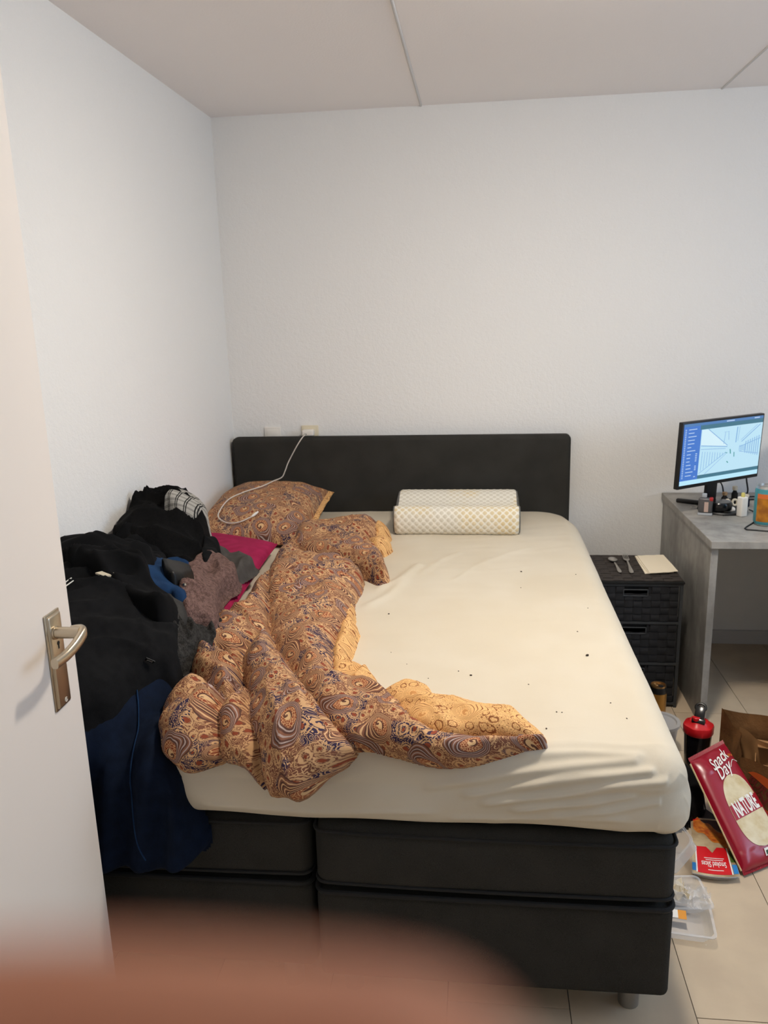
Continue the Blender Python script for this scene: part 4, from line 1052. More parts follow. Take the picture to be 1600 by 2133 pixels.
obj('print_panel', MB().box(-.004, .012, -.0146, -.014, .016, .058).xf(Mv), 'print_pale', vb)
wb = thing('white_bottle', 'white square bottle with a yellow cap on the desk', 'bottle', (1.078, 3.372, DZ))
Mw = Matrix.Translation((1.078, 3.372, DZ)) @ Matrix.Rotation(math.radians(25), 4, 'Z')
plain('blue_print', (120, 140, 176), .5); plain('yellow_cap', (214, 200, 110), .45)
obj('body', MB().rbox(-.0165, .0165, -.015, .015, 0, .082, .005, 3).xf(Mw), 'white_plastic', wb)
obj('cap', MB().lathe([(.008, .081), (.008, .086), (.007, .096), (.005, .099), (.0001, .100)], (0, 0, 0), 20, cap=False).xf(Mw), 'yellow_cap', wb)
obj('print_panel', MB().box(.0166, .0170, -.008, .010, .012, .068).xf(Mw), 'blue_print', wb)
ec = thing('earphone_case', 'small white earphone case lying before the monitor foot', 'case', (1.045, 3.44, DZ))
Me = Matrix.Translation((1.040, 3.425, DZ)) @ Matrix.Rotation(math.radians(30), 4, 'Z')
obj('shell', MB().rbox(-.034, .030, -.016, .016, 0, .026, .012, 4).xf(Me), 'white_plastic', ec)
obj('hinge', MB().tube([(-.035, 0, .013), (-.0355, 0, .013)], .006, 14).xf(Me), 'print_pale', ec)
plain('cork', (176, 140, 100), .8); plain('bone', (222, 208, 184), .7)
for i, (x, y, r, h, mt, cap, lab) in enumerate(((1.062, 3.56, .013, .058, 'inside_black', 'cork', 'tiny dark bottle with a cork stopper behind the white earphone case'), (1.115, 3.60, .013, .075, 'inside_black', 'bone', 'tall tiny dark bottle with a cream stopper under the monitor'), (1.145, 3.55, .018, .05, 'navy_cotton', 'bone', 'short navy jar behind the white bottle'))):
    b_ = thing('small_bottle', lab, 'bottle', (x, y, DZ), 'small bottles under the monitor')
    obj('body', MB().lathe([(.0001, 0), (r, 0), (r, h*.6), (r*.55, h*.75), (r*.55, h*.82), (.0001, h*.82)], (x, y, DZ), 20, cap=False), mt, b_)
    obj('stopper', MB().lathe([(r*.75, h*.80), (r*.85, h*.88), (r*.8, h*1.02), (.0001, h*1.06)], (x, y, DZ), 18, cap=False), cap, b_)
for i, (x, y) in enumerate(((1.052, 3.485), (1.085, 3.492))):
    rg = MB().tube([(x+.010*math.cos(a), y+.006*math.sin(a)*.4, DZ+.030+.012*math.sin(a)) for a in np.linspace(0, 2*np.pi, 20)], .0050, 10)
    mt = ('bone', 'label_cream')[i]
    rg.v = [(p[0], p[1], max(p[2], DZ+.0135)) for p in rg.v]
    single('shell_ring', rg, mt, ('white shell ring leaning by the puck speaker', 'cream shell ring beside the white bottle')[i], 'ornament', 'shell ornaments on the desk')
kr = thing('key_ring', 'thin silver key ring with a key beside the grey bottle', 'keys', (.93, 3.49, DZ))
obj('ring', MB().tube([(.925+.014*math.cos(a), 3.505+.012*math.sin(a), DZ+.0022+.008*max(0, math.sin(a))) for a in np.linspace(0, 2*np.pi, 24)], .0012, 6), 'cutlery_steel', kr)
obj('key', MB().box(.932, .955, 3.484, 3.492, DZ+.0005, DZ+.003).lathe([(.0001, 0), (.008, 0), (.008, .0025), (.0001, .0025)], (.959, 3.488, DZ+.0005), 16, cap=False), 'cutlery_steel', kr)
plain('black_cable', (22, 21, 21), .5)
def cable(name, pts, r, label): single(name, MB().tube(smooth_path(pts, 8), r, 8), 'black_cable', label, 'cable', 'cables on the desk')
cable('desk_cable', [(1.135, 3.46, DZ+.006), (1.145, 3.42, DZ+.003), (1.10, 3.28, DZ+.003), (1.035, 3.18, DZ+.003), (1.03, 3.155, DZ+.003), (1.05, 3.142, DZ+.003), (1.20, 3.105, DZ+.003), (1.45, 3.12, DZ+.003)], .0027, 'black cable bending in a sharp corner on the desk front')
cable('monitor_cable', [(1.155, 3.60, .90), (1.165, 3.615, .85), (1.175, 3.62, .80), (1.17, 3.64, .758), (1.22, 3.66, DZ+.004), (1.35, 3.62, DZ+.004), (1.5, 3.68, DZ+.004)], .0035, 'black cable hanging from the right end of the monitor')
cable('power_cable', [(1.03, 3.585, .87), (1.06, 3.60, .83), (1.075, 3.62, .78), (1.09, 3.65, DZ+.004), (1.18, 3.71, DZ+.004), (1.35, 3.72, DZ+.004)], .003, 'thin black cable hanging behind the monitor neck')
cable('earphone_cable', [(.965, 3.42, DZ+.0025), (.985, 3.39, DZ+.0025), (1.0, 3.385, DZ+.0025), (1.008, 3.372, DZ+.0025), (1.018, 3.385, DZ+.0025), (1.03, 3.375, DZ+.0025)], .002, 'short curled dark wire before the grey bottle')
cable('loop_cable', [(1.30, 3.62, DZ+.004), (1.245, 3.60, DZ+.03), (1.235, 3.59, .80), (1.26, 3.585, .86), (1.32, 3.60, .885), (1.42, 3.63, .86), (1.5, 3.66, DZ+.004)], .0042, 'thick black cable arching beside the orange drink carton')
# orange and teal carton
plain('carton_teal', (70, 148, 158), .3); m = mottled('carton_orange', (196, 128, 30), (150, 88, 18), 30, .3); plain('carton_silver', (176, 176, 172), .3, metal=.7); plain('carton_orange_top', (216, 110, 50), .3)
cx, cy = 1.122, 3.235
cn = thing('drink_can', 'tall orange and teal drink can at the right edge of the desk', 'can', (cx, cy, DZ))
obj('body', MB().lathe([(.036, .006), (.0425, .016), (.0425, .140), (.040, .148)], (cx, cy, DZ), 40), 'carton_teal', cn)
obj('base_rim', MB().lathe([(.0001, 0), (.032, 0), (.037, .006), (.036, .007)], (cx, cy, DZ), 36, cap=False), 'carton_silver', cn)
obj('top_rim', MB().lathe([(.040, .147), (.036, .158), (.037, .160), (.034, .160), (.033, .154), (.0001, .154)], (cx, cy, DZ), 36, cap=False), 'carton_silver', cn)
aa = np.linspace(math.radians(-155), math.radians(-35), 24)
for z0, z1, mt in ((.020, .112, 'carton_orange'), (.112, .130, 'carton_orange_top')):
    obj('print_panel', MB().grid(np.array([[(cx+.0431*math.cos(a), cy+.0431*math.sin(a), DZ+z) for z in (z0, z1)] for a in aa])), mt, cn)

# ------------------------------------------------------------------ things on the floor right of the bed
def clear(name, tint=(235, 238, 242), body=.22, rough=.08):
    m = plain(name, tint, rough, spec=.6)
    t_ = m.n('ShaderNodeBsdfTransparent'); x_ = m.n('ShaderNodeMixShader'); x_.inputs[0].default_value = body
    m.link(t_.outputs[0], x_.inputs[1]); m.link(m.b.outputs[0], x_.inputs[2]); m.link(x_.outputs[0], m.t.nodes['Material Output'].inputs[0]); return m
clear('clear_plastic', body=.36); clear('frosted_plastic', (206, 204, 202), .45, .3); clear('clear_film', (240, 240, 240), .35, .1); clear('shaker_smoke', (26, 22, 22), .86, .15)
# gold can
plain('can_gold', (170, 122, 54), .35, metal=.6); plain('can_black', (18, 17, 16), .35); plain('can_lid', (178, 140, 92), .3, metal=.9)
gx, gy = .700, 3.0
gc = thing('gold_can', 'tall gold and black drink can standing between the bed and the chest', 'can', (gx, gy, 0))
obj('body', MB().lathe([(.0001, 0), (.026, 0), (.0325, .010), (.0325, .138)], (gx, gy, 0), 36, cap=False), 'can_gold', gc)
obj('shoulder', MB().lathe([(.0326, .138), (.0326, .148), (.029, .162)], (gx, gy, 0), 36, cap=False), 'can_black', gc)
ld = obj('lid', MB().lathe([(.029, .162), (.0285, .168), (.0265, .168), (.0255, .163), (.0001, .163)], (gx, gy, 0), 36, cap=False), 'can_lid', gc)
obj('opening', MB().lathe([(.0001, .1632), (.009, .1632), (.009, .1637), (.0001, .1637)], (gx+.009, gy-.006, 0), 18, cap=False), 'inside_black', ld)
obj('pull_tab', MB().tube([(gx-.008+.008*math.cos(a), gy+.004+.006*math.sin(a), .1645) for a in np.linspace(0, 2*np.pi, 18)], .0014, 6), 'can_lid', ld)
# clear tub
bx, by = .665, 2.80
tb = thing('plastic_tub', 'clear round plastic tub with a lid tucked beside the mattress', 'tub', (bx, by, 0))
obj('bowl', MB().lathe([(.0001, 0), (.052, 0), (.056, .01), (.066, .108), (.069, .110), (.069, .114), (.065, .114), (.054, .012), (.0001, .004)], (bx, by, 0), 36, cap=False), 'frosted_plastic', tb)
obj('lid', MB().lathe([(.0001, .112), (.060, .112), (.062, .118), (.071, .118), (.072, .110), (.0735, .110), (.073, .121), (.061, .121), (.058, .115), (.0001, .115)], (bx, by, 0), 40, cap=False), 'frosted_plastic', tb)
plain('leftovers', (96, 56, 30), .6)
obj('leftovers', MB().lathe([(.0001, .006), (.054, .006), (.060, .05), (.04, .058), (.0001, .054)], (bx, by, 0), 28, cap=False), 'leftovers', tb)
# shaker
plain('shaker_red', (206, 26, 32), .35); sx, sy = .765, 2.665
sk_ = thing('shaker_bottle', 'dark shaker bottle with a red screw lid and black flip cap', 'bottle', (sx, sy, 0))
obj('body', MB().lathe([(.0001, 0), (.036, 0), (.039, .008), (.046, .150), (.046, .165), (.044, .165), (.037, .010), (.0001, .006)], (sx, sy, 0), 40, cap=False), 'shaker_smoke', sk_)
obj('drink_residue', MB().lathe([(.0001, .007), (.0365, .010), (.0385, .03), (.0001, .032)], (sx, sy, 0), 30, cap=False), 'can_black', sk_)
a_ = np.linspace(0, 2*np.pi, 60, endpoint=False); P = []
for r, z in ((.0485, .152), (.0505, .156), (.0505, .176), (.0485, .182), (.040, .186), (.030, .197), (.018, .199), (.0001, .199)):
    P.append([(sx+r*math.cos(a)*(1+.035*math.cos(6*a)*(1 if .17 < z < .198 else 0)), sy+r*math.sin(a)*(1+.035*math.cos(6*a)*(1 if .17 < z < .198 else 0)), z) for a in a_])
lid = obj('screw_lid', MB().grid(np.array(P), closed_v=True), 'shaker_red', sk_, angle=30)
obj('spout', MB().lathe([(.013, .196), (.013, .212), (.011, .214), (.0001, .214)], (sx-.012, sy-.010, 0), 20, cap=False), 'shaker_red', lid)
Mf = Matrix.Translation((sx-.004, sy-.012, .200)) @ Matrix.Rotation(math.radians(-25), 4, 'Z') @ Matrix.Rotation(math.radians(48), 4, 'X')
fc = MB().rbox(-.022, .022, -.012, .006, -.010, .012, .003, 2).rbox(-.017, .017, .000, .052, -.002, .009, .004, 2)
obj('flip_cap', fc.xf(Mf), 'black_gloss', lid)
obj('carry_loop', MB().tube([tuple(Mf @ Vector((.0165*math.cos(a), .046+.014*math.sin(a), .004))) for a in np.linspace(-.5, math.pi+.5, 16)], .0045, 8), 'black_gloss', lid)
# dark clothes on the floor
def floor_heap(u, v_, parts):
    return np.maximum.reduce([dome(u, v_, *p) for p in parts])
def floor_cloth(name, poly, parts, wr, seed, mat, label):
    p = smooth_path(list(poly)+[poly[0]], 4)[:-1]
    us_, vs_ = np.arange(p[:, 0].min()-.01, p[:, 0].max()+.01, .008), np.arange(p[:, 1].min()-.01, p[:, 1].max()+.01, .008)
    U_, V_ = np.meshgrid(us_, vs_, indexing='ij'); sd = poly_sd(U_, V_, [tuple(q) for q in p])
    e = np.sqrt(np.clip(1-(1-np.clip(sd/.03, 0, 1))**2, 0, 1))
    h = .004+.014*e+floor_heap(U_, V_, parts)*e
    for ang, wl, hh, st in wr: h = h+np.clip(folds(U_, V_, ang, wl, st, seed)+.4, 0, 2)*hh*e
    h = np.where(sd < 0, .0005, h)
    okc = (sd[:-1, :-1] > -.006) & (sd[1:, :-1] > -.006) & (sd[:-1, 1:] > -.006) & (sd[1:, 1:] > -.006)
    a, b_ = np.nonzero(okc); mm = U_.shape[1]; q = np.stack([a*mm+b_, (a+1)*mm+b_, (a+1)*mm+b_+1, a*mm+b_+1], 1)
    used, inv = np.unique(q.ravel(), return_inverse=True); Pm = np.stack([U_, V_, h], -1).reshape(-1, 3)
    mb = MB(); mb.v = Pm[used].tolist(); mb.f = [tuple(r) for r in inv.reshape(-1, 4).tolist()]
    return single(name, mb, mat, label, 'clothing', 'clothes on the floor', angle=180)
floor_cloth('floor_jacket', [(.50, 2.28), (.49, 2.62), (.60, 2.64), (.70, 2.60), (.735, 2.50), (.735, 2.42), (.70, 2.36), (.62, 2.30)], [(.60, 2.47, .20, .22, .085)], [(.5, .06, .025, 4)], 3, 'black_jersey', 'black jacket crumpled on the floor behind the snack bag')
floor_cloth('floor_trousers', [(.48, 2.62), (.50, 2.74), (.58, 2.74), (.66, 2.70), (.695, 2.62), (.715, 2.56), (.68, 2.53), (.60, 2.58)], [(.60, 2.64, .15, .14, .13)], [(1.0, .05, .02, 4)], 5, 'navy_cotton', 'navy trousers heaped on the floor before the shaker bottle')
single('flat_black_box', MB().rbox(-.045, .045, -.03, .03, 0, .012, .002, 1).xf(Matrix.Translation((.712, 2.372, 0)) @ Matrix.Rotation(.5, 4, 'Z')), 'can_black', 'flat black box on the floor above the smoked slices pack', 'box')

# paper bag
m = plain('kraft_paper', (112, 78, 46), .85, spec=.15); v = m.coord('Object'); n_k = m.noise(v, 9, 5, .6)
m.color(m.mix(n_k.step(.3, .7), (98, 66, 38), (128, 90, 54))); m.bump(m.noise(v, 14, 5, .6)+m.noise(v, 200, 2)*.1, .5, .012)
plain('logo_orange', (196, 82, 20), .7); plain('logo_red', (112, 28, 16), .7); plain('kraft_light', (160, 116, 72), .8)
FL, FR, BR_, BL = np.array((.842, 2.455)), np.array((1.075, 2.285)), np.array((1.235, 2.53)), np.array((.835, 2.655))
HFL, HFR, HBR, HBL = .175, .19, .25, .245
pbag = thing('paper_bag', 'brown paper takeaway bag standing open behind the snack bag', 'bag', (1.0, 2.48, 0))
def panel(A, B, ha, hb, seed, inward=0.0):
    ng, nz = 22, 18; P = np.zeros((ng, nz, 3)); dirn = (B-A)/np.linalg.norm(B-A); nn_ = np.array((dirn[1], -dirn[0]))
    for i in range(ng):
        s_ = i/(ng-1); p = A+(B-A)*s_; hh = ha+(hb-ha)*s_+.006*math.sin(s_*9+seed)
        for j in range(nz):
            t_ = j/(nz-1); env = math.sin(math.pi*s_)*(.35+.65*t_)
            d = ((vnoise(np.array(s_*4.0+seed), np.array(t_*3.0), seed)-.5)*.034+inward*t_)*env
            P[i, j] = (*(p+nn_*float(d)), max(.001, hh*t_))
    return P
def shell(P, t_=.0012):
    n_, m2 = P.shape[:2]; du_ = np.gradient(P, axis=0); dv_ = np.gradient(P, axis=1); N = np.cross(du_, dv_); N /= np.linalg.norm(N, axis=-1, keepdims=True)+1e-9
    return MB().grid(P).grid((P-N*t_)[:, ::-1])
front = panel(FL, FR, HFL, HFR, 1, -.01)
obj('front_panel', shell(front), 'kraft_paper', pbag, angle=180)
obj('side_gusset', shell(panel(BL, FL, HBL, HFL, 2, -.03)), 'kraft_paper', pbag, angle=180)
obj('side_gusset', shell(panel(FR, BR_, HFR, HBR, 3, -.03)), 'kraft_paper', pbag, angle=180)
obj('back_panel', shell(panel(BR_, BL, HBR, HBL, 4)), 'kraft_paper', pbag, angle=180)
obj('bottom', MB().add([(*FL, .0015), (*FR, .0015), (*BR_, .0015), (*BL, .0015)], [(0, 1, 2, 3)]), 'kraft_paper', pbag)
fe = (FR-FL)/np.linalg.norm(FR-FL); fn_ = np.array((fe[1], -fe[0])); LF = np.linalg.norm(FR-FL)
def on_bag(s_, z):
    """point just in front of the bag's front panel"""
    i = np.clip(s_/LF*21, 0, 20.999); hh = HFL+(HFR-HFL)*s_/LF; j = np.clip(z/hh*17, 0, 16.999)
    i0, j0 = int(i), int(j); a, b_ = i-i0, j-j0
    p = front[i0, j0]*(1-a)*(1-b_)+front[i0+1, j0]*a*(1-b_)+front[i0, j0+1]*(1-a)*b_+front[i0+1, j0+1]*a*b_
    return p+np.array((fn_[0], fn_[1], .2))*.0016
rot = math.radians(-24)
def logo_pt(a, b_): 
    c, s_ = math.cos(rot), math.sin(rot)
    return on_bag(np.clip(.082+a*c-b_*s_, 0, LF), max(.082+a*s_+b_*c, .002))
def blob(pts): return MB().add([logo_pt(a, b_) for a, b_ in pts], [tuple(range(len(pts)))])
def strip(fn0, fn1, n=16):
    mb = MB(); P = np.array([[fn0(t), fn1(t)] for t in np.linspace(0, 1, n)]); mb.grid(np.array([[logo_pt(*q) for q in r] for r in P])); return mb
obj('logo_bun', strip(lambda t: (-.072+.144*t, .024), lambda t: (-.070+.140*t, .026+.030*math.sin(math.pi*t)**.6)), 'logo_orange', pbag, label='orange bun printed above the letters')
obj('logo_bun', strip(lambda t: (-.068+.136*t, -.044), lambda t: (-.062+.124*t, -.046-.018*math.sin(math.pi*t)**.5)), 'logo_orange', pbag)
obj('lettering', text_mb('BURGER', lambda a, b_: logo_pt(a*.032, b_*.036+.009), .03), 'logo_red', pbag, smooth=False)
obj('lettering', text_mb('KING', lambda a, b_: logo_pt(a*.046, b_*.042-.022), .03), 'logo_red', pbag, smooth=False)
cb = thing('burger_box', 'open tan cardboard burger box inside the paper bag', 'box', (1.04, 2.50, .05))
Mc = Matrix.Translation((.985, 2.510, .158)) @ Matrix.Rotation(math.radians(-18), 4, 'Z') @ Matrix.Rotation(math.radians(18), 4, 'X')
obj('tray', MB().box(-.075, .075, -.055, .055, -.05, -.047).box(-.075, -.072, -.055, .055, -.05, 0).box(.072, .075, -.055, .055, -.05, 0).box(-.075, .075, -.055, -.052, -.05, 0).box(-.075, .075, .052, .055, -.05, 0).xf(Mc), 'kraft_light', cb, smooth=False)
obj('flap', MB().box(-.070, .070, 0, .085, -.0012, .0012).xf(Mc @ Matrix.Translation((0, .055, 0)) @ Matrix.Rotation(math.radians(150), 4, 'X')), 'kraft_light', cb, smooth=False)
nk = MB(); P = panel(np.array((.875, 2.585)), np.array((.965, 2.475)), .215, .20, 7)
P[..., 2] = np.maximum(P[..., 2], .06)
single('paper_sleeve', shell(P), 'kraft_light', 'folded kraft paper sleeve sticking up in the paper bag', 'paper', angle=180)

# snack bag leaning on the paper bag
plain('bag_red', (150, 14, 38), .28, spec=.6); plain('bag_band', (158, 14, 34), .3); plain('bag_edge', (206, 186, 140), .5)
m = mottled('bread_photo', (222, 208, 172), (196, 172, 120), 22, .35); plain('bag_white', (238, 234, 226), .4); plain('badge_green', (60, 110, 58), .5); plain('badge_dark', (28, 72, 40), .5); plain('sun_orange', (230, 130, 50), .5)
c_bl, c_br, c_tl, c_tr = np.array((.757, 2.108, .012)), np.array((.920, 2.205, .012)), np.array((.664, 2.378, .203)), np.array((.800, 2.492, .207))
eu = (c_br-c_bl); ev = (c_tl-c_bl); nb_ = np.cross(eu, ev); nb_ /= np.linalg.norm(nb_)
if nb_[1] > 0: nb_ = -nb_
def snack(a, b_, side_=1, lift=0.0):
    """a across 0..1, b up 0..1"""
    p = c_bl*(1-a)*(1-b_)+c_br*a*(1-b_)+c_tl*(1-a)*b_+c_tr*a*b_
    t_ = max(0.0, (1-(2*a-1)**4)*(1-(2*b_-1)**6))**.5
    k = .026*t_+.0035*math.sin(a*13+b_*6)*t_*(1 if b_ > .82 or b_ < .14 else .25)
    return p+nb_*(side_*k+lift)
ag, bg = np.linspace(0, 1, 40), np.linspace(0, 1, 64)
sn = thing('snack_bag', 'dark red plastic snack bag with a bread picture leaning on the paper bag', 'snack bag', (.80, 2.2, 0))
Pf = np.array([[snack(a, b_) for b_ in bg] for a in ag]); Pb = np.array([[snack(a, b_, -.55) for b_ in bg[::-1]] for a in ag])
obj('bag', MB().grid(Pf).grid(Pb), 'bag_red', sn, angle=180)
for b0, b1 in ((1.0, 1.035), (0.0, -.02)):
    P = np.array([[snack(a, min(max(b_, 0), 1))+ev*(b_-min(max(b_, 0), 1))+nb_*.0012*(1 if i % 2 else -1) for b_ in (b0, b1)] for i, a in enumerate(np.linspace(0, 1, 60))])
    obj('crimped_seal', MB().grid(P), 'bag_red', sn)
obj('side_fold', MB().tube([snack(0.0, b_)-nb_*.002 for b_ in np.linspace(.02, .98, 30)], .0032, 6), 'bag_edge', sn)
def on_snack(mbv): return MB().add(mbv[0], mbv[1])
def patch(fn, na, nb2, lift): return MB().grid(np.array([[snack(*fn(i/(na-1), j/(nb2-1)), 1, lift) for j in range(nb2)] for i in range(na)]))
def loaf(s_, t_):
    b_ = .115+.62*t_; w = .335*min(1.0, max(.02, (1-abs(2*t_-1)**3.2)))**.5
    return (.565+(2*s_-1)*w, b_)
obj('bread_picture', patch(loaf, 22, 34, .0012), 'bread_photo', sn, angle=180)
obj('name_band', patch(lambda s_, t_: (.235+.70*s_, .375+.125*t_+.02*s_), 20, 6, .0019), 'bag_band', sn, angle=180)
W_ = np.linalg.norm(eu); H_ = np.linalg.norm(ev)
def lett(body, ac, bc, sa, sb_, rot_, bold, shear, mat, sub=None):
    c, s_ = math.cos(rot_), math.sin(rot_)
    def fn(a, b_):
        x, y = a*sa, b_*sb_; x, y = c*x-s_*y, s_*x+c*y
        return snack(min(max(ac+x/W_, .01), .995), bc+y/H_, 1, .0028)
    return obj('lettering', text_mb(body, fn, bold, shear), mat, sn, smooth=False)
lett('NATURE', .56, .452, .0268, .062, math.radians(3), .035, 0, 'bag_white')
lett('Snack', .52, .885, .0400, .052, math.radians(12), .012, .35, 'bag_white')
lett('Day', .50, .785, .0430, .054, math.radians(12), .010, .35, 'bag_white')
sw_ = [(.70, .785), (.76, .815), (.83, .835), (.90, .83), (.95, .81)]
obj('swash', MB().tube([snack(a, b_, 1, .002) for a, b_ in smooth_path(sw_, 5)], .0011, 6), 'bag_white', sn)
for k in range(4):
    a0 = .80+.035*k; obj('sun_ray', MB().tube([snack(a0, .865+.012*math.sin(k), 1, .002), snack(a0+.012*(k-1.2), .89+.008*math.sin(k*1.3), 1, .002)], .0010, 6), 'sun_orange', sn)
obj('score_badge', patch(lambda s_, t_: (.47+.30*s_, .045+.055*t_), 8, 5, .0030), 'bag_white', sn)
obj('score_letter', patch(lambda s_, t_: (.49+.07*s_, .052+.030*t_), 4, 4, .0036), 'badge_dark', sn)
obj('score_letter', patch(lambda s_, t_: (.565+.10*s_, .052+.030*t_), 4, 4, .0036), 'badge_green', sn)

# smoked slices pack
plain('pack_red', (212, 22, 32), .35); plain('pack_blue', (36, 128, 196), .35); m = mottled('pack_meat', (214, 134, 44), (168, 70, 24), 60, .35, 5); m = mottled('pack_cream', (204, 186, 150), (150, 124, 92), 14, .35); plain('pack_green', (70, 108, 40), .4); plain('pack_dark', (60, 18, 16), .4)
q00, q10, q11, q01 = np.array((.612, 2.088)), np.array((.740, 2.082)), np.array((.770, 2.345)), np.array((.672, 2.352))
def pk(a, b_, z=.0): 
    p = q00*(1-a)*(1-b_)+q10*a*(1-b_)+q11*a*b_+q01*(1-a)*b_
    return np.array((p[0], p[1]-.012*math.sin(math.pi*a)*(1-b_)**2, .020+.002*math.sin(math.pi*a)+z))
def pkp(fn, z, na=10, nb2=10): return MB().grid(np.array([[pk(*fn(i/(na-1), j/(nb2-1)), z) for j in range(nb2)] for i in range(na)]))
spk = thing('meat_pack', 'flat pack of smoked slices with a red and blue label lying on the floor', 'food pack', (.70, 2.22, 0))
top_ = [pk(a, 0) for a in np.linspace(0, 1, 9)]+[pk(1, b_) for b_ in np.linspace(.1, 1, 8)]+[pk(a, 1) for a in np.linspace(.9, 0, 8)]+[pk(0, b_) for b_ in np.linspace(.9, .1, 7)]
top_ = np.array(top_); cen_ = top_.mean(0); low_ = cen_+(top_-cen_)*.90; low_[:, 2] = .001
lip = cen_+(top_-cen_)*1.02; lip[:, 2] = top_[:, 2]
tr0 = MB().grid(np.array([lip, top_, low_]), closed_v=True); tr0.f.append(tuple(len(lip)*2+i for i in range(len(lip))))
obj('tray', tr0, 'clear_plastic', spk)
obj('lid_film', pkp(lambda a, b_: (a, b_), .0004), 'pack_cream', spk)
obj('label_panel', pkp(lambda a, b_: (.10+.74*a, .03+.44*b_), .0010), 'pack_red', spk)
obj('stripe', pkp(lambda a, b_: (.0+.085*a, .05+.13*b_), .0010), 'pack_blue', spk)
obj('stripe', pkp(lambda a, b_: (.89+.11*a, .04+.15*b_), .0010), 'pack_blue', spk)
for x0 in (.08, .842): obj('stripe', pkp(lambda a, b_: (x0+.03*a, .03+.44*b_), .0012), 'bag_white', spk)
obj('herb_picture', pkp(lambda a, b_: (.89+.11*a, .23+.20*b_), .0010), 'pack_green', spk)
obj('notch', MB().add([pk(.34, .475, .0014), pk(.62, .475, .0014), pk(.48, .37, .0014)], [(0, 1, 2)]), 'pack_cream', spk)
obj('meat_picture', pkp(lambda a, b_: (.06+.84*a, .93-.36*a+(.27+.06*math.sin(a*14))*(b_-.5)), .0012, 22, 6), 'pack_meat', spk)
obj('dark_corner', pkp(lambda a, b_: (.25+.75*a, .97-.30*a*b_), .0009, 10, 8), 'pack_dark', spk)
obj('red_corner', pkp(lambda a, b_: (.0+.30*a, .985-.05*b_*(1-a)), .0016), 'pack_red', spk)
obj('lettering', text_mb('Smoked Slices', lambda a, b_: pk(.48-a*.0118/.121, .185-b_*.030/.235, .0016), .01), 'bag_white', spk, smooth=False)
for b_, w in ((.275, .46), (.245, .40), (.085, .34)):
    obj('small_print', pkp(lambda s_, t_: (.50+(s_-.5)*w, b_+.010*t_), .0015, 6, 2), 'bag_white', spk)

# empty clear trays
def tray_mb(w, l, h, taper=.82, lip=.007):
    def ring(a, b_, r, z, n=6):
        out = []
        for (sx_, sy_), t0 in (((1, 1), 0), ((-1, 1), .5), ((-1, -1), 1), ((1, -1), 1.5)):
            for t_ in np.linspace(0, .5, n): out.append((sx_*(a-r)+r*math.cos(math.pi*(t0+t_)), sy_*(b_-r)+r*math.sin(math.pi*(t0+t_)), z))
        return out
    P = np.array([ring(w/2+lip, l/2+lip, .018, h-.003), ring(w/2+lip, l/2+lip, .018, h), ring(w/2, l/2, .015, h), ring(w/2*.93, l/2*.94, .015, h*.55), ring(w/2*.92, l/2*.93, .015, h*.5), ring(w/2*taper, l/2*(taper+.05), .015, .003), ring(w/2*taper*.9, l/2*(taper+.05)*.9, .012, .001)])
    mb = MB().grid(P, closed_v=True); n_ = P.shape[1]; mb.f.append(tuple(6*n_+i for i in range(n_))); return mb
T1 = Matrix.Translation((.583, 2.185, .078)) @ Matrix.Rotation(math.radians(12), 4, 'Z') @ Matrix.Rotation(math.radians(-52), 4, 'Y')
t1 = thing('clear_clamshell', 'tall clear plastic clamshell box leaning against the bed', 'box', (.535, 2.165, 0), 'empty clear food trays')
b1 = tray_mb(.13, .19, .05).xf(T1); zmin = min(p[2] for p in b1.v); b1.v = [(p[0], p[1], p[2]-zmin+.0005) for p in b1.v]
obj('tray', b1, 'clear_plastic', t1)
T1b = Matrix.Translation((.535, 2.170, .118-zmin)) @ Matrix.Rotation(math.radians(12), 4, 'Z') @ Matrix.Rotation(math.radians(-78), 4, 'Y')
b1b = tray_mb(.12, .18, .025).xf(T1b); b1b.v = [(max(p[0], .462), p[1], p[2]) for p in b1b.v]
obj('lid', b1b, 'clear_plastic', t1)
t2 = thing('clear_tray', 'shallow clear tray with dark food remains, below the clamshell', 'tray', (.55, 2.00, 0), 'empty clear food trays')
obj('tray', tray_mb(.14, .12, .028).xf(Matrix.Translation((.552, 1.995, 0)) @ Matrix.Rotation(.1, 4, 'Z')), 'clear_plastic', t2)
m = mottled('food_brown', (84, 52, 44), (150, 130, 122), 90, .5)
obj('food_remains', MB().rbox(.535, .575, 2.0, 2.035, .004, .016, .004, 2), 'food_brown', t2)
t3 = thing('wide_clear_tray', 'wide clear tray nearest the camera holding crumpled film', 'tray', (.53, 1.905, 0), 'empty clear food trays')
obj('tray', tray_mb(.165, .125, .030).xf(Matrix.Translation((.528, 1.900, 0)) @ Matrix.Rotation(-.12, 4, 'Z')), 'clear_plastic', t3)
A2, B2 = np.meshgrid(np.linspace(0, 1, 26), np.linspace(0, 1, 26), indexing='ij')
z2 = .036+.030*np.abs(vnoise(A2*5, B2*5, 2)-.5)*2+.016*np.abs(vnoise(A2*11, B2*11, 4)-.5)*2
film = np.stack([.497+.11*A2+.03*(vnoise(A2*4, B2*4, 8)-.5), 1.925+.075*B2-.02*A2+.02*(vnoise(A2*4, B2*4, 9)-.5), z2], -1)
single('plastic_film', MB().grid(film), 'clear_film', 'crumpled clear film lying in the wide clear tray', 'film', angle=20)
plain('sticker_orange', (226, 148, 30), .4)
stk = thing('price_sticker', 'small orange and white sticker on the crumpled film', 'sticker', (.50, 1.905, .035))
Ms = Matrix.Translation((.527, 1.902, .0335)) @ Matrix.Rotation(-.12, 4, 'Z') @ Matrix.Rotation(.25, 4, 'X')
obj('white_half', MB().box(-.022, .001, -.012, .012, 0, .0006).xf(Ms), 'bag_white', stk, smooth=False)
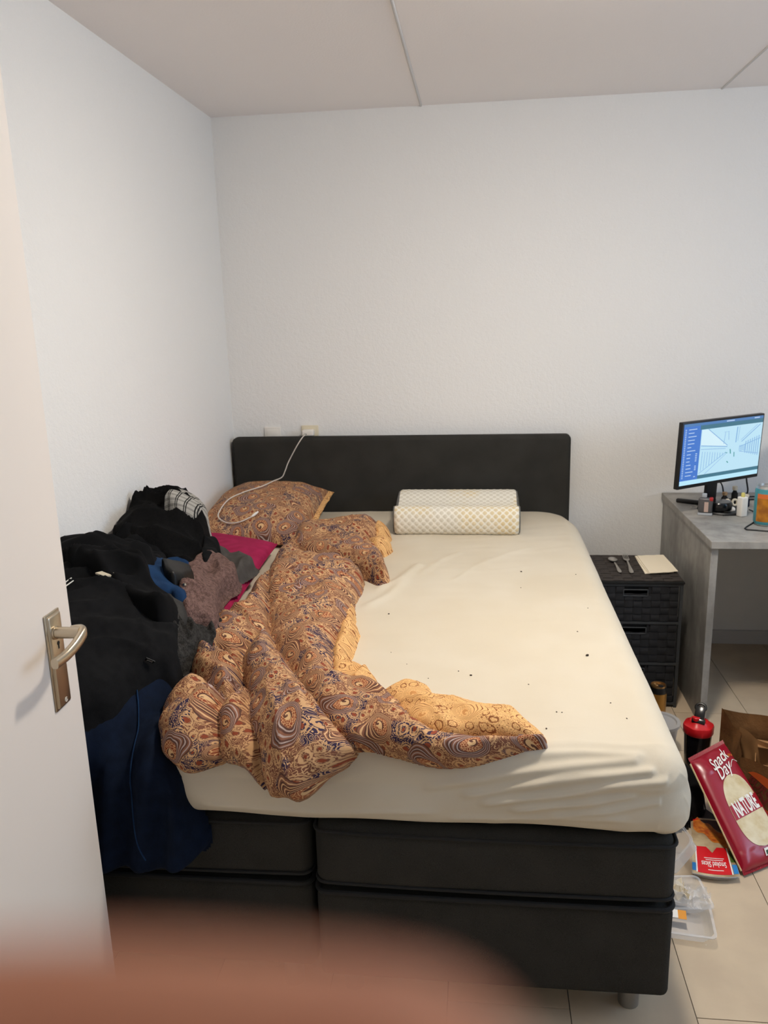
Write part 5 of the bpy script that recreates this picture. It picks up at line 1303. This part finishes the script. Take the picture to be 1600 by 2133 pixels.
obj('orange_half', MB().box(.001, .022, -.014, .012, 0, .0006).xf(Ms), 'sticker_orange', stk, smooth=False)
crumple = np.stack([.515+.05*A2+.014*(vnoise(A2*5, B2*5, 18)-.5), 2.005-.06*B2+.012*(vnoise(A2*5, B2*5, 19)-.5), .032+.035*np.abs(vnoise(A2*6, B2*6, 12)-.5)*2], -1)
single('tissue', MB().grid(crumple), 'paper_napkin', 'crumpled white tissue between the two clear trays', 'tissue', angle=25)

# ------------------------------------------------------------------ the photographer's hand, one fingertip in front of the lens
m = plain('skin', (176, 112, 84), .6, spec=.3); v = m.coord('Object')
m.color(m.mix(m.noise(v, 120, 3).step(.3, .7), (206, 140, 108), (196, 126, 96))); m.b.inputs['Subsurface Weight'].default_value = .0
def skin_limb(nodes, edges, root=0):
    me = bpy.data.meshes.new('limb'); me.from_pydata([n[:3] for n in nodes], edges, [])
    o = bpy.data.objects.new('limb', me); COL.objects.link(o)
    o.modifiers.new('s', 'SKIN'); 
    for i, n in enumerate(nodes):
        sv = me.skin_vertices[0].data[i]; r = n[3]; sv.radius = (r, r*(n[4] if len(n) > 4 else 1)); sv.use_root = (i == root)
    sub = o.modifiers.new('d', 'SUBSURF'); sub.levels = 2; sub.render_levels = 2
    bpy.context.view_layer.update(); dg = bpy.context.evaluated_depsgraph_get(); ev_ = o.evaluated_get(dg); mm = ev_.to_mesh()
    mb = MB().add([q.co[:] for q in mm.vertices], [tuple(p.vertices) for p in mm.polygons]); ev_.to_mesh_clear()
    bpy.data.objects.remove(o); bpy.data.meshes.remove(me); return mb
hn = [(-.120, -.150, 1.490, .026), (-.112, -.085, 1.515, .027), (-.100, -.045, 1.535, .026), (-.088, -.010, 1.550, .016),   # forearm, wrist, palm, index knuckle
      (-.066, .014, 1.5605, .0100), (-.042, .0235, 1.5630, .0095), (-.0180, .0272, 1.5636, .0092), (.0038, .0290, 1.5622, .0085),   # index finger across the lens
      (-.092, -.018, 1.530, .014), (-.060, .002, 1.528, .0092), (-.034, .004, 1.524, .0088), (-.022, -.012, 1.521, .0080),  # middle, curled
      (-.096, -.030, 1.514, .013), (-.064, -.010, 1.510, .0088), (-.040, -.010, 1.506, .0083), (-.030, -.026, 1.504, .0076),
      (-.100, -.044, 1.500, .012), (-.074, -.026, 1.494, .0078), (-.054, -.028, 1.491, .0073), (-.046, -.040, 1.490, .0066),
      (-.098, -.062, 1.552, .014), (-.070, -.052, 1.568, .0105), (-.044, -.046, 1.566, .0095)]   # thumb
he = [(0, 1), (1, 2), (2, 3), (3, 4), (4, 5), (5, 6), (6, 7), (2, 8), (8, 9), (9, 10), (10, 11), (2, 12), (12, 13), (13, 14), (14, 15), (2, 16), (16, 17), (17, 18), (18, 19), (1, 20), (20, 21), (21, 22)]
hand = thing('hand', 'blurred finger of a hand across the lower left of the view', 'hand', (-.1, -.06, 1.5))
obj('skin', skin_limb(hn, he, 1), 'skin', hand, angle=180)
